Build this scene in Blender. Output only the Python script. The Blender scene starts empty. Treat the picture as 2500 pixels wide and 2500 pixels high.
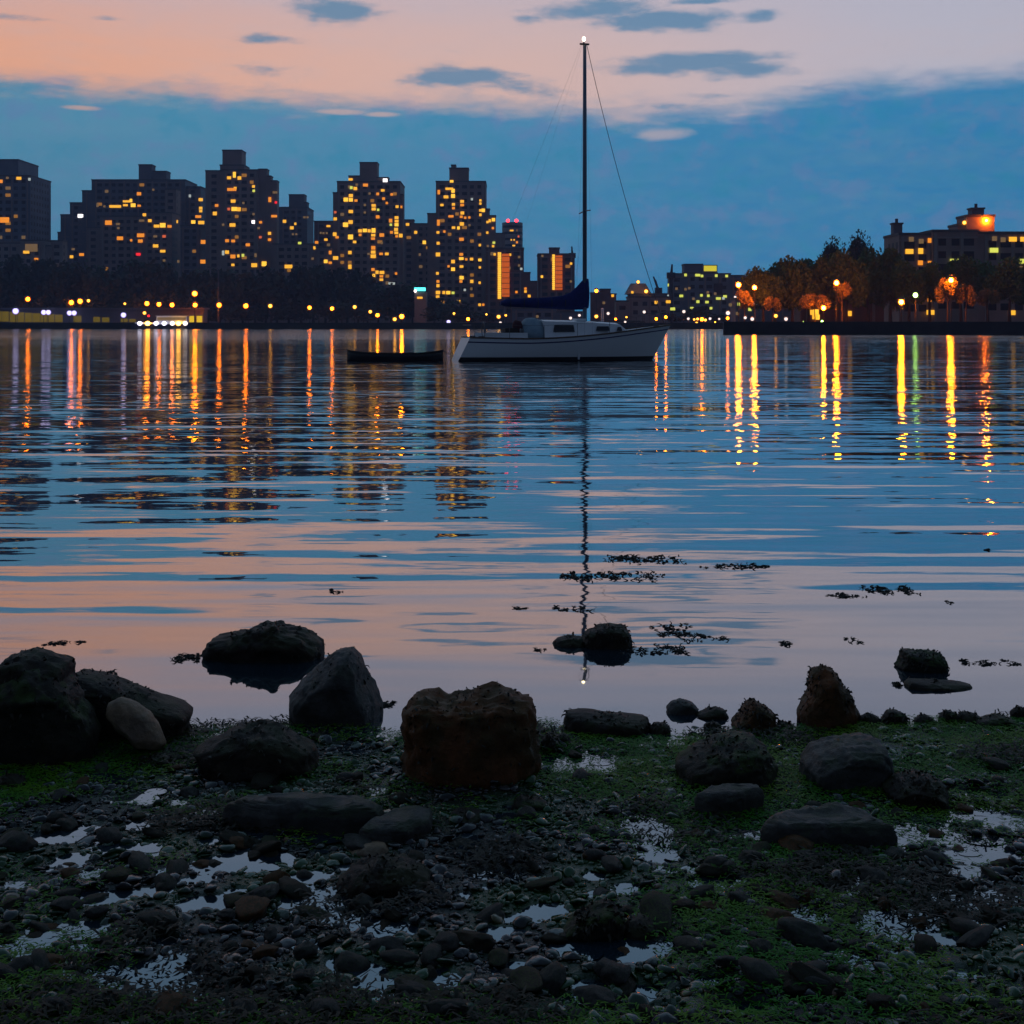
import bpy, bmesh, math, random
import numpy as np
from mathutils import Vector, Matrix, noise as mnoise

random.seed(7)
rng = np.random.default_rng(11)
scn = bpy.context.scene
COL = scn.collection

# ------------------------------------------------------------------ camera
F, YH, CX, CAMZ = 3235.0, 791.0, 1250.0, 1.6      # focal length, horizon row, centre column (photo pixels), eye height
cam_d = bpy.data.cameras.new("camera")
cam = bpy.data.objects.new("camera", cam_d); COL.objects.link(cam)
cam.location = (0, 0, CAMZ); cam.rotation_euler = (math.radians(90), 0, 0)
cam_d.sensor_width = 36; cam_d.lens = 36 * F / 2500.0
cam_d.shift_y = -(1250.0 - YH) / 2500.0
cam_d.clip_start = 0.05; cam_d.clip_end = 9000
scn.camera = cam

# ------------------------------------------------------------------ node expression helper
class E:
    """one float socket; operators build math nodes"""
    def __init__(s, nt, sock): s.nt, s.s = nt, sock
    def _m(s, op, *a, clamp=False):
        n = s.nt.nodes.new("ShaderNodeMath"); n.operation = op; n.use_clamp = clamp
        for i, v in enumerate((s,) + a):
            if isinstance(v, E): s.nt.links.new(v.s, n.inputs[i])
            else: n.inputs[i].default_value = v
        return E(s.nt, n.outputs[0])
    def __add__(s, o): return s._m("ADD", o)
    __radd__ = __add__
    def __sub__(s, o): return s._m("SUBTRACT", o)
    def __rsub__(s, o): return (s * -1.0) + o
    def __mul__(s, o): return s._m("MULTIPLY", o)
    __rmul__ = __mul__
    def __truediv__(s, o): return s._m("DIVIDE", o)
    def max(s, o): return s._m("MAXIMUM", o)
    def min(s, o): return s._m("MINIMUM", o)
    def pow(s, o): return s._m("POWER", o)
    def exp(s): return s._m("EXPONENT")
    def sstep(s, a, b):
        n = s.nt.nodes.new("ShaderNodeMapRange"); n.interpolation_type = "SMOOTHSTEP"
        s.nt.links.new(s.s, n.inputs[0])
        n.inputs[1].default_value, n.inputs[2].default_value = a, b
        return E(s.nt, n.outputs[0])
def comb(nt, x, y, z):
    n = nt.nodes.new("ShaderNodeCombineXYZ")
    for i, v in enumerate((x, y, z)):
        if isinstance(v, E): nt.links.new(v.s, n.inputs[i])
        else: n.inputs[i].default_value = v
    return n.outputs[0]
def noise_n(nt, vec, scale, detail=3.0, rough=0.55, dist=0.0):
    n = nt.nodes.new("ShaderNodeTexNoise"); n.inputs["Scale"].default_value = scale
    n.inputs["Detail"].default_value = detail; n.inputs["Roughness"].default_value = rough
    n.inputs["Distortion"].default_value = dist
    if vec is not None: nt.links.new(vec, n.inputs["Vector"])
    return n
def mixc(nt, f, a, b, mode="MIX"):
    n = nt.nodes.new("ShaderNodeMix"); n.data_type = "RGBA"; n.blend_type = mode
    for i, v in ((0, f), (6, a), (7, b)):
        if isinstance(v, E): nt.links.new(v.s, n.inputs[i])
        elif isinstance(v, bpy.types.NodeSocket): nt.links.new(v, n.inputs[i])
        elif i == 0: n.inputs[0].default_value = v
        else: n.inputs[i].default_value = (*v, 1)
    return n.outputs[2]

# ------------------------------------------------------------------ world: dusk sky, a low bank of blue cloud under the afterglow
W = bpy.data.worlds.new("World"); scn.world = W; W.use_nodes = True
nt = W.node_tree; nt.nodes.clear()
tc = nt.nodes.new("ShaderNodeTexCoord"); sp = nt.nodes.new("ShaderNodeSeparateXYZ")
nt.links.new(tc.outputs["Generated"], sp.inputs[0])
dx, dy, dz = (E(nt, sp.outputs[i]) for i in range(3))
az = dx._m("ARCTAN2", dy)
el = dz._m("ARCSINE")
west = (dy * 0.5 + 0.5).max(0.0)                      # 1 towards the afterglow, 0 behind the camera
def px2(x, y):  # 1932-wide picture reading -> azimuth, elevation
    u = (x * 2500 / 1932 - CX) / F; v = (YH - y * 2500 / 1932) / F
    return math.atan(u), math.atan(v / math.sqrt(1 + u * u))
wv = comb(nt, az * 5.0, el * 26.0, 0.0)
n1 = E(nt, noise_n(nt, wv, 1.0, 5, 0.55).outputs[0])
wv2 = comb(nt, az * 16.0, el * 70.0, 3.7)
n2 = E(nt, noise_n(nt, wv2, 1.0, 5, 0.6).outputs[0])
wv3 = comb(nt, az * 45.0, el * 120.0, 9.1)
n3 = E(nt, noise_n(nt, wv3, 1.0, 3, 0.6).outputs[0])
lr = az.sstep(-0.36, 0.36)                             # left (orange) to right (lavender)
glow = mixc(nt, az.sstep(-0.42, 0.02), (0.90, 0.43, 0.27), (0.76, 0.50, 0.44))
glow = mixc(nt, az.sstep(-0.05, 0.34), glow, (0.55, 0.53, 0.62))
glow = mixc(nt, (n2 - 0.45).max(0.0) * 0.9, glow, (0.62, 0.50, 0.52))
glow = mixc(nt, el.sstep(0.185, 0.30), glow, (0.45, 0.48, 0.62))
glow = mixc(nt, el.sstep(0.25, 0.47), glow, (0.20, 0.36, 0.54))
glow = mixc(nt, el.sstep(0.6, 1.5), glow, (0.05, 0.11, 0.24))
bank_c = mixc(nt, el.sstep(0.02, 0.17), (0.020, 0.215, 0.410), (0.070, 0.285, 0.450))
bank_c = mixc(nt, lr * 0.8, bank_c, (0.0, 0.215, 0.50))
bank_c = mixc(nt, (n3 - 0.5) * 1.3 + 0.20, bank_c, (0.06, 0.27, 0.46))
wv4 = comb(nt, az * 34.0, el * 44.0, 21.0); n4 = E(nt, noise_n(nt, wv4, 1.0, 3, 0.6).outputs[0])
bank_c = mixc(nt, n4.sstep(.50, .68) * .45, bank_c, (0.12, 0.22, 0.46)); bank_c = mixc(nt, n4.sstep(.48, .30) * .5, bank_c, (0.0, 0.25, 0.43))
bank_c = mixc(nt, (n1 - 0.52).max(0.0) * 0.7, bank_c, (0.22, 0.33, 0.45))
# top edge of the bank
edge = 0.170 + (az + 0.36).sstep(0.30, 0.0) * 0.006 - (az - 0.12)._m("ABSOLUTE").sstep(0.16, 0.03) * 0.006 + az.sstep(0.14, 0.28) * 0.009
em = edge - el + (n1 - 0.5) * 0.014 + (n2 - 0.5) * 0.030 + (n3 - 0.5) * 0.014
bank = em.sstep(-0.010, 0.020)
# rifts of glow inside the upper bank
rift = None
for (x, y, w, h) in [(155, 203, 40, 6), (640, 211, 62, 7), (720, 216, 40, 6), (1245, 254, 64, 16), (1130, 200, 60, 6)]:
    u0, v0 = px2(x, y); k_ = 2500 / 1932 / F; q = (az - u0) * (1 / (w * k_)); r = (el - v0) * (1 / (h * k_)); g = ((q * q + r * r) * -0.9).exp()
    rift = g if rift is None else rift.max(g)
rift = (rift + (n2 - .5) * .9 + (n3 - .5) * .5).sstep(.35, .95) * .55
bank = bank * (1.0 - rift)
puff = None
for (x, y, w, h, a) in [(645, 22, 82, 20, 1.0), (505, 75, 62, 11, .75), (865, 142, 105, 19, 1.0), (1010, 172, 85, 16, .7), (960, 160, 110, 16, .55),
                        (1130, 16, 110, 22, 1.0), (1250, 38, 135, 19, 1.0), (1195, 55, 60, 10, .7), (1310, 116, 150, 18, 1.0), (1230, 130, 90, 16, .85), (1405, 130, 95, 20, .9),
                        (1430, 28, 45, 13, .7), (1352, 182, 60, 10, .45), (1540, 165, 45, 8, .5), (40, 34, 70, 8, .6), (200, 34, 35, 6, .45), (490, 140, 70, 40, .33),
                        (1000, 38, 34, 10, .6), (1340, 2, 90, 6, .7), (60, 165, 90, 14, .8), (1250, 200, 90, 10, .5)]:
    u0, v0 = px2(x, y); s = 2500 / 1932 / F
    q = ((az - u0) / (w * s)).pow(2.0) if False else ((az - u0) * (1 / (w * s)))
    r = ((el - v0) * (1 / (h * s)))
    g = ((q * q + r * r) * -0.8).exp() * a
    puff = g if puff is None else puff.max(g)
puff = (puff * 1.15 + (n2 - 0.5) * 1.25 + (n3 - 0.5) * 0.95).sstep(0.28, 0.98)
gen = (n1 * 0.65 + n2 * 0.35).sstep(0.53, 0.68) * el.sstep(0.25, 0.33) * 0.75     # scattered clouds above the frame
puff = puff.max(gen)
puff_c = mixc(nt, lr, (0.10, 0.25, 0.40), (0.09, 0.25, 0.43))
puff_c = mixc(nt, el.sstep(0.3, 0.9), puff_c, (0.05, 0.08, 0.16))
sky_c = mixc(nt, puff * 0.88, glow, puff_c)
sky_c = mixc(nt, bank, sky_c, bank_c)
sky_c = mixc(nt, el.sstep(0.0, -0.03), sky_c, (0.03, 0.05, 0.08))
# twilight falls off away from the afterglow
fall = west.pow(1.6) * 0.77 + 0.23
sky_c = mixc(nt, (dy * -1.0).sstep(-0.55, 0.5), sky_c, (0.17, 0.27, 0.46))       # the eastern half is plain blue dusk
vm = nt.nodes.new("ShaderNodeVectorMath"); vm.operation = "SCALE"
nt.links.new(sky_c, vm.inputs[0]); nt.links.new(fall.s, vm.inputs["Scale"])
bg = nt.nodes.new("ShaderNodeBackground"); nt.links.new(vm.outputs[0], bg.inputs[0]); bg.inputs[1].default_value = 0.97
st = nt.nodes.new("ShaderNodeTexSky"); st.sky_type = "NISHITA"; st.sun_disc = False
st.sun_elevation = math.radians(-2.0); st.sun_rotation = math.radians(-18)
bg2 = nt.nodes.new("ShaderNodeBackground"); nt.links.new(st.outputs[0], bg2.inputs[0]); bg2.inputs[1].default_value = 0.05
ad = nt.nodes.new("ShaderNodeAddShader"); nt.links.new(bg.outputs[0], ad.inputs[0]); nt.links.new(bg2.outputs[0], ad.inputs[1])
wo = nt.nodes.new("ShaderNodeOutputWorld"); nt.links.new(ad.outputs[0], wo.inputs[0])

# the sun has set: only a trace of warm light comes from the afterglow
sd = bpy.data.lights.new("sun", "SUN"); sd.energy = 0.02; sd.angle = math.radians(130); sd.color = (1, .72, .55)
so = bpy.data.objects.new("sun", sd); COL.objects.link(so)
so.rotation_euler = Vector((0.30, -0.95, -0.12)).to_track_quat("-Z", "Y").to_euler()

scn.view_settings.view_transform = "Standard"; scn.view_settings.look = "None"
scn.view_settings.exposure = 0.0; scn.view_settings.gamma = 1.0; scn.view_settings.use_curve_mapping = False
scn.cycles.max_bounces = 4; scn.cycles.diffuse_bounces = 1; scn.cycles.glossy_bounces = 4
scn.cycles.sample_clamp_indirect = 12.0; scn.cycles.caustics_reflective = False

# ------------------------------------------------------------------ picture readings -> places
S19 = 2500 / 1932.0
def crop(ox, oy, s): return lambda x, y: (ox + x * s, oy + y * s)
K1 = crop(0, 340, 640 / 1932); K2 = crop(480, 340, 640 / 1932); K3 = crop(980, 480, 500 / 1932)
K4 = crop(1060, 640, 640 / 1932); K5 = crop(1460, 560, 500 / 1932); K6 = crop(1760, 480, 740 / 1932); K0 = crop(0, 0, S19)
def at(p, Y): return Vector(((p[0] - CX) * Y / F, Y, CAMZ - (p[1] - YH) * Y / F))

# ------------------------------------------------------------------ object helpers
def tag(o, label=None, cat=None, group=None, kind=None):
    if label: o["label"] = label
    if cat: o["category"] = cat
    if group: o["group"] = group
    if kind: o["kind"] = kind
    return o
def empty(name, loc, label=None, cat=None, group=None, rz=0.0):
    o = bpy.data.objects.new(name, None); COL.objects.link(o); o.location = loc; o.rotation_euler = (0, 0, rz)
    o.empty_display_size = 0.2
    return tag(o, label, cat, group)
def link(name, me, parent=None, loc=(0, 0, 0), rot=(0, 0, 0), scale=(1, 1, 1)):
    o = bpy.data.objects.new(name, me); COL.objects.link(o); o.location = loc; o.rotation_euler = rot; o.scale = scale
    if parent is not None: o.parent = parent
    return o
def mesh(name, v, f, mat, smooth=False):
    me = bpy.data.meshes.new(name)
    me.from_pydata([tuple(map(float, p)) for p in v], [], f); me.materials.append(mat)
    if smooth: me.shade_smooth()
    me.update(); return me
def mesh_np(name, v, tri, mat, smooth=False, uniform=3):
    me = bpy.data.meshes.new(name); nv, nf = len(v), len(tri)
    me.vertices.add(nv); me.vertices.foreach_set("co", np.asarray(v, np.float32).ravel())
    me.loops.add(nf * uniform); me.loops.foreach_set("vertex_index", np.asarray(tri, np.int32).ravel())
    me.polygons.add(nf); me.polygons.foreach_set("loop_start", np.arange(0, nf * uniform, uniform, dtype=np.int32))
    me.update(calc_edges=True)
    if smooth: me.polygons.foreach_set("use_smooth", np.ones(nf, bool))
    me.materials.append(mat); me.validate(); return me
class MB:
    """collects shapes for one mesh"""
    def __init__(s): s.v, s.f = [], []
    def box(s, x0, x1, y0, y1, z0, z1):
        b = len(s.v)
        s.v += [(x0, y0, z0), (x1, y0, z0), (x1, y1, z0), (x0, y1, z0), (x0, y0, z1), (x1, y0, z1), (x1, y1, z1), (x0, y1, z1)]
        s.f += [(b, b+3, b+2, b+1), (b+4, b+5, b+6, b+7), (b, b+1, b+5, b+4), (b+1, b+2, b+6, b+5), (b+2, b+3, b+7, b+6), (b+3, b, b+4, b+7)]
        return s
    def quad(s, *p):
        b = len(s.v); s.v += list(p); s.f.append(tuple(range(b, b + len(p)))); return s
    def tube(s, pts, radii, n=8, caps=True):
        pts = [Vector(p) for p in pts]
        if not hasattr(radii, "__len__"): radii = [radii] * len(pts)
        b = len(s.v); m = len(pts)
        for i, p in enumerate(pts):
            d = (pts[min(i + 1, m - 1)] - pts[max(i - 1, 0)]).normalized()
            a = d.cross(Vector((0, 0, 1)) if abs(d.z) < 0.9 else Vector((1, 0, 0))).normalized(); c = d.cross(a)
            for k in range(n):
                t = 2 * math.pi * k / n; q = p + (a * math.cos(t) + c * math.sin(t)) * radii[i]; s.v.append(tuple(q))
        for i in range(m - 1):
            for k in range(n):
                k2 = (k + 1) % n; s.f.append((b + i*n + k, b + i*n + k2, b + (i+1)*n + k2, b + (i+1)*n + k))
        if caps:
            s.f.append(tuple(b + k for k in range(n))[::-1]); s.f.append(tuple(b + (m-1)*n + k for k in range(n)))
        return s
    def loft(s, rings, closed=True, caps=True):
        b = len(s.v); n = len(rings[0])
        for r in rings: s.v += [tuple(p) for p in r]
        for i in range(len(rings) - 1):
            for k in range(n if closed else n - 1):
                k2 = (k + 1) % n; s.f.append((b + i*n + k, b + i*n + k2, b + (i+1)*n + k2, b + (i+1)*n + k))
        if caps:
            s.f.append(tuple(b + k for k in range(n))[::-1]); s.f.append(tuple(b + (len(rings)-1)*n + k for k in range(n)))
        return s
    def me(s, name, mat, smooth=False):
        m = mesh(name, s.v, s.f, mat, smooth)
        bm = bmesh.new(); bm.from_mesh(m); bmesh.ops.recalc_face_normals(bm, faces=bm.faces); bm.to_mesh(m); bm.free()
        return m
    def put(s, name, mat, parent=None, loc=(0, 0, 0), smooth=False): return link(name, s.me(name, mat, smooth), parent, loc)

# ------------------------------------------------------------------ materials
def pmat(name, col, rough=0.7, col2=None, scale=1.0, bump=0.0, bscale=None, spec=0.5, metal=0.0, coord="Object", detail=4, coat=0.0, perobj=0.0):
    m = bpy.data.materials.new(name); m.use_nodes = True; t = m.node_tree; p = t.nodes["Principled BSDF"]
    p.inputs["Roughness"].default_value = rough; p.inputs["Metallic"].default_value = metal
    p.inputs["Specular IOR Level"].default_value = spec; p.inputs["Coat Weight"].default_value = coat
    p.inputs["Base Color"].default_value = (*col, 1)
    c = t.nodes.new("ShaderNodeTexCoord").outputs[coord]
    out = None
    if col2 is not None:
        n = E(t, noise_n(t, c, scale, detail, 0.6).outputs[0]).sstep(0.36, 0.64)
        out = mixc(t, n, col, col2)
    if perobj:
        oi = t.nodes.new("ShaderNodeObjectInfo")
        k = E(t, oi.outputs["Random"]) * perobj + (1 - perobj / 2)
        vm = t.nodes.new("ShaderNodeVectorMath"); vm.operation = "SCALE"
        if out is not None: t.links.new(out, vm.inputs[0])
        else: vm.inputs[0].default_value = col
        t.links.new(k.s, vm.inputs["Scale"]); out = vm.outputs[0]
    if out is not None: t.links.new(out, p.inputs["Base Color"])
    if bump:
        b = t.nodes.new("ShaderNodeBump"); b.inputs["Strength"].default_value = bump; b.inputs["Distance"].default_value = 0.02
        t.links.new(noise_n(t, c, bscale or scale * 4, 5, 0.65).outputs[0], b.inputs["Height"]); t.links.new(b.outputs[0], p.inputs["Normal"])
    return m
def emat(name, col, strength):
    m = bpy.data.materials.new(name); m.use_nodes = True; t = m.node_tree; p = t.nodes["Principled BSDF"]
    p.inputs["Base Color"].default_value = (0.05, 0.04, 0.03, 1); p.inputs["Emission Color"].default_value = (*col, 1)
    p.inputs["Emission Strength"].default_value = strength; return m

BRICK = [pmat("brick_brown", (.24, .18, .16), .9, (.30, .22, .20), .15), pmat("brick_dark", (.12, .125, .15), .9, (.17, .165, .19), .12),
         pmat("concrete_pale", (.26, .22, .20), .9, (.33, .28, .26), .1), pmat("brick_red", (.17, .075, .062), .9, (.22, .10, .08), .15),
         pmat("concrete_blue", (.12, .14, .18), .85, (.17, .19, .23), .1)]
M_GLASS = pmat("dark_glass", (.012, .013, .017), .4, spec=.25)
M_TRIM = pmat("parapet_stone", (.09, .085, .085), .9, (.12, .11, .11), .3)
M_METAL = pmat("grey_metal", (.10, .10, .11), .5, metal=.3)
M_BLACK = pmat("black_metal", (.012, .012, .013), .5)
WIN = {"y": emat("window_yellow", (1, .47, .03), 1.2), "Y": emat("window_bright", (1, .52, .04), 1.5), "o": emat("window_orange", (1, .31, .018), 1.0),
       "d": emat("window_dim", (.50, .30, .12), .32), "p": emat("window_pale", (.75, .85, .8), .55), "w": emat("window_white", (1, .93, .95), 2.5),
       "g": emat("window_lime", (.80, .85, .12), .95), "r": emat("window_red", (1, .02, .03), 1.2), "R": emat("window_rust", (.9, .16, .05), .8),
       "m": emat("window_faint", (1, .42, .05), .30), "c": emat("sign_cyan", (.10, .95, .95), 2.2)}
LAMP = {"o": emat("sodium_lamp", (1, .22, .006), 125), "O": emat("sodium_lamp_bright", (1, .23, .006), 200), "R": emat("bank_lamp", (1, .20, .005), 1300), "y": emat("amber_lamp", (1, .45, .05), 18),
        "w": emat("white_lamp", (1, .85, .78), 2.6), "b": emat("bluish_lamp", (.80, .78, 1), 3.2), "g": emat("mercury_lamp", (.55, 1, .20), 40), "r": emat("red_lamp", (1, .02, .03), 9)}

# ------------------------------------------------------------------ noise on arrays
def vnoise(x, y, seed=0):
    xi, yi = np.floor(x).astype(np.int64), np.floor(y).astype(np.int64); xf, yf = x - xi, y - yi
    def h(a, b):
        n = (a * 374761393 + b * 668265263 + seed * 974634397) & 0x7fffffff
        n = ((n ^ (n >> 13)) * 1274126177) & 0x7fffffff
        return ((n ^ (n >> 16)) & 0xffff) / 65535.0
    u, v = xf * xf * (3 - 2 * xf), yf * yf * (3 - 2 * yf)
    return (h(xi, yi) * (1 - u) + h(xi + 1, yi) * u) * (1 - v) + (h(xi, yi + 1) * (1 - u) + h(xi + 1, yi + 1) * u) * v
def fbm(x, y, o=4, seed=0):
    s = 0; a = .5
    for i in range(o): s = s + a * (vnoise(x, y, seed + i) - .5); x, y, a = x * 2.03 + 5.1, y * 2.03 + 1.7, a * .5
    return s
def n3v(p, sc, seed=0):   # cheap 3-D noise from three plane samples
    p = p * sc
    return (vnoise(p[:, 0] + seed, p[:, 1] - seed, seed) + vnoise(p[:, 1] + 9, p[:, 2] + seed, seed + 1) + vnoise(p[:, 2] - 4, p[:, 0] + 2 * seed, seed + 2)) / 3 - .5

# ------------------------------------------------------------------ setting: beach, water, land
PUD = [(605, 1702, 62, 22), (455, 1622, 48, 14), (1240, 1592, 26, 26), (1215, 1556, 24, 12), (1762, 1578, 62, 16), (1170, 1782, 62, 24), (1160, 1720, 40, 14), (1500, 1722, 34, 20),
       (1690, 1742, 52, 16), (300, 1852, 62, 17), (190, 1690, 52, 13), (1075, 1437, 52, 13), (105, 1578, 52, 8), (1880, 1540, 50, 16), (740, 1750, 40, 14), (395, 1700, 40, 10), (1840, 1690, 40, 10),
       (1030, 1715, 34, 12), (960, 1650, 34, 8), (250, 1600, 44, 8), (1360, 1660, 40, 9), (1540, 1790, 34, 8), (520, 1880, 44, 9), (1850, 1610, 40, 9)]
def base_h(x, y):
    return np.where(y < 5.25, .030 * (5.25 - y), .075 * (5.25 - y)) * np.where(y < 1, 1, 1.0)
PW = []
for (x, y, w, h) in PUD:
    q = K0(x, y); z = 0.0
    for _ in range(6):
        Y = F * (CAMZ - z) / (q[1] - YH); z = float(base_h(np.array([0.]), np.array([Y]))[0])
    X = (q[0] - CX) * Y / F; PW.append((X, Y, w * 1.0 * S19 * Y / F, h * .95 * S19 * Y * Y / (F * CAMZ), z - .009))
def beach_h(x, y):
    z = base_h(x, y) + fbm(x * 1.7, y * 1.7, 3, 3) * .045 + fbm(x * 7, y * 7, 3, 21) * .022
    z = z + np.where(y > 5.0, -.02, 0) * np.clip((y - 5) / .5, 0, 1)
    z = np.array(z, float)
    for (X, Y, a, b, zz) in PW:
        m_ = (np.abs(x - X) < a * 4.5) & (np.abs(y - Y) < b * 4.5)
        if not m_.any(): continue
        xs_, ys_ = x[m_], y[m_]
        r = np.sqrt(((xs_ - X) / (a * 1.45)) ** 2 + ((ys_ - Y) / (b * 1.45)) ** 2) + fbm(xs_ * 9, ys_ * 9, 3, 5) * 1.8
        k = np.clip(1.5 - r, 0, 1); z[m_] = z[m_] * (1 - k) + (zz - .019 + fbm(xs_ * 11, ys_ * 11, 2, 8) * .035) * k
    return z
for _ in range(190):
    px_, py_ = random.uniform(20, 1915), random.uniform(1420, 1930); q = K0(px_, py_); Y = F * (CAMZ - .04) / (q[1] - YH); X = (q[0] - CX) * Y / F; a_ = random.uniform(.010, .034)
    PW.append((X, Y, a_, a_ * random.uniform(.5, .9), float(base_h(np.array([0.]), np.array([Y]))[0]) - .007))
def ground_at(px, py):      # 1932 reading -> point on the beach
    q = K0(px, py); z = 0.0
    for _ in range(8):
        Y = F * (CAMZ - z) / (q[1] - YH); X = (q[0] - CX) * Y / F; z = float(beach_h(np.array([X]), np.array([Y]))[0]); z = max(z, 0.0)
    return Vector((X, Y, z))
def axis(parts):
    a = []
    for (lo, hi, n) in parts: a += list(np.linspace(lo, hi, n, endpoint=False))
    return np.array(a + [parts[-1][1]])
gx = axis([(-60, -8, 14), (-8, -2.6, 60), (-2.6, 2.6, 260), (2.6, 8, 60), (8, 60, 14)])
gy = axis([(-60, -4, 16), (-4, 2.4, 40), (2.4, 6.2, 210), (6.2, 12, 24)])
GX, GY = np.meshgrid(gx, gy); GZ = beach_h(GX, GY)
nx, ny = len(gx), len(gy); idx = np.arange(nx * ny).reshape(ny, nx)
quads = np.stack([idx[:-1, :-1], idx[:-1, 1:], idx[1:, 1:], idx[1:, :-1]], -1).reshape(-1, 4)
def beach_h(x, y, full=beach_h):       # read the heights of the built sheet
    i = np.clip(np.searchsorted(gx, x) - 1, 0, nx - 2); j = np.clip(np.searchsorted(gy, y) - 1, 0, ny - 2)
    u = (x - gx[i]) / (gx[i+1] - gx[i]); v = (y - gy[j]) / (gy[j+1] - gy[j])
    return (GZ[j, i] * (1 - u) + GZ[j, i+1] * u) * (1 - v) + (GZ[j+1, i] * (1 - u) + GZ[j+1, i+1] * u) * v
M_BEACH = pmat("wet_mud", (.006, .007, .006), .22, (.010, .045, .005), 2.2, bump=.7, bscale=45, spec=.5)
tag(link("beach", mesh_np("beach", np.stack([GX, GY, GZ], -1).reshape(-1, 3), quads, M_BEACH, True, 4)), "dark wet pebble beach at low tide in the foreground", None, None, "structure")

# water: slopes of wavelets are taken from noise, so far ripples keep their statistics however small they appear
M_WATER = bpy.data.materials.new("water"); M_WATER.use_nodes = True
t = M_WATER.node_tree; t.nodes.clear()
geo = t.nodes.new("ShaderNodeNewGeometry"); sp = t.nodes.new("ShaderNodeSeparateXYZ"); t.links.new(geo.outputs["Position"], sp.inputs[0])
wx, wy = E(t, sp.outputs[0]), E(t, sp.outputs[1])
def slope(sx, sy, z, det, ax, ay, rough=.5):
    n = noise_n(t, comb(t, wx * sx, wy * sy, z), 1.0, det, rough); s = t.nodes.new("ShaderNodeSeparateColor"); t.links.new(n.outputs["Color"], s.inputs[0])
    return (E(t, s.outputs[0]) - .5) * ax, (E(t, s.outputs[1]) - .5) * ay
far = wy.sstep(6.0, 26.0); shore = wy.sstep(5.4, 8.5); vfar = wy.sstep(60.0, 190.0)
patch = E(t, noise_n(t, comb(t, wx * .018, wy * .05, 2.), 1.0, 3, .5).outputs[0]).sstep(.38, .62)
a1, b1 = slope(.34, 3.0, 0., 2.0, .035, .24)       # long low swell, 0.5 m
a2, b2 = slope(1.8, 6.0, 4., 3.5, .20, .175, .6)     # ripples
a3, b3 = slope(5., 12., 8., 2.0, .26, 1.0, .6)      # wind ruffle, far out
k1 = wy.sstep(5.2, 8.0) * .62 + .10 + far * .2; k2 = far * (patch * .55 + .5) + wy.sstep(5.4, 8.5) * .20 + .03; k3 = vfar * (patch * .5 + .6)
sx_ = a1 * k1 + a2 * k2 + a3 * k3; sy_ = b1 * k1 + b2 * k2 + b3 * k3 - vfar * .022
nrm = t.nodes.new("ShaderNodeVectorMath"); nrm.operation = "NORMALIZE"; t.links.new(comb(t, sx_, sy_, 1.0), nrm.inputs[0])
fr = t.nodes.new("ShaderNodeFresnel"); fr.inputs[0].default_value = 1.34; t.links.new(nrm.outputs[0], fr.inputs["Normal"])
fac = E(t, fr.outputs[0])._m("POWER", .54)
gl = t.nodes.new("ShaderNodeBsdfGlossy"); t.links.new((wy.sstep(6.0, 40.0) * .035 + .022).s, gl.inputs["Roughness"]); gl.inputs["Color"].default_value = (.96, .98, 1, 1); t.links.new(nrm.outputs[0], gl.inputs["Normal"])
df = t.nodes.new("ShaderNodeBsdfDiffuse"); df.inputs[0].default_value = (.010, .022, .032, 1)
mx = t.nodes.new("ShaderNodeMixShader"); t.links.new(fac.s, mx.inputs[0]); t.links.new(df.outputs[0], mx.inputs[1]); t.links.new(gl.outputs[0], mx.inputs[2])
om = t.nodes.new("ShaderNodeOutputMaterial"); t.links.new(mx.outputs[0], om.inputs[0])
tag(link("water", mesh("water", [(-900, 1.5, 0), (900, 1.5, 0), (900, 1000, 0), (-900, 1000, 0)], [(0, 1, 2, 3)], M_WATER)), "calm rippled river water reflecting dusk sky", None, None, "structure")
tag(link("river_bed", mesh("river_bed", [(-900, -120, -8), (900, -120, -8), (900, 1000, -8), (-900, 1000, -8)], [(0, 1, 2, 3)], M_BEACH)), None, None, None, "structure")
M_POOL = M_WATER.copy(); M_POOL.name = "pool_water"
for n_ in M_POOL.node_tree.nodes:
    if n_.type == "FRESNEL": n_.inputs[0].default_value = 1.40
    if n_.type == "MATH" and n_.operation == "POWER": n_.inputs[1].default_value = .58
for i, (X, Y, a, b, z) in enumerate(PW):
    v = [(X, Y, z)]
    for k in range(20):
        th = 2 * math.pi * k / 20; rr = 2.2
        v.append((X + a * rr * math.cos(th), Y + b * rr * math.sin(th), z))
    tag(link("puddle", mesh("puddle", v, [(0, 1 + k, 1 + (k + 1) % 20) for k in range(20)], M_POOL)), None, None, None, "structure")

M_EARTH = pmat("dark_earth", (.018, .020, .014), .95, (.03, .032, .02), .2)
M_LAWN = pmat("lawn", (.030, .045, .016), .95, (.05, .055, .024), .5)
M_SEAWALL = pmat("seawall_stone", (.020, .019, .020), .85, (.034, .032, .032), .4, bump=.4, bscale=1.5)
def land(name, poly, z, mat, label, bottom=-8.5):
    n = len(poly); v = [(x, y, z) for x, y in poly] + [(x, y, bottom) for x, y in poly]
    f = [tuple(range(n))] + [(i, n + i, n + (i + 1) % n, (i + 1) % n) for i in range(n)]
    m = MB(); m.v, m.f = v, f; return tag(m.put(name, mat), label, None, None, "structure")
land("far_shore", [(-890, 445), (-170, 436), (-60, 425), (0, 418), (90, 415), (140, 400), (890, 400), (890, 990), (-890, 990)], 2.0, M_EARTH, "dark low far shore beyond the river")
PX = at(K0(1367, 0), 200).x
land("right_bank", [(PX, 200), (PX + 3, 199), (500, 196), (700, 385), (140, 385), (PX + 20, 290)], 1.55, M_LAWN, "park lawn bank on the right shore")
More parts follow.
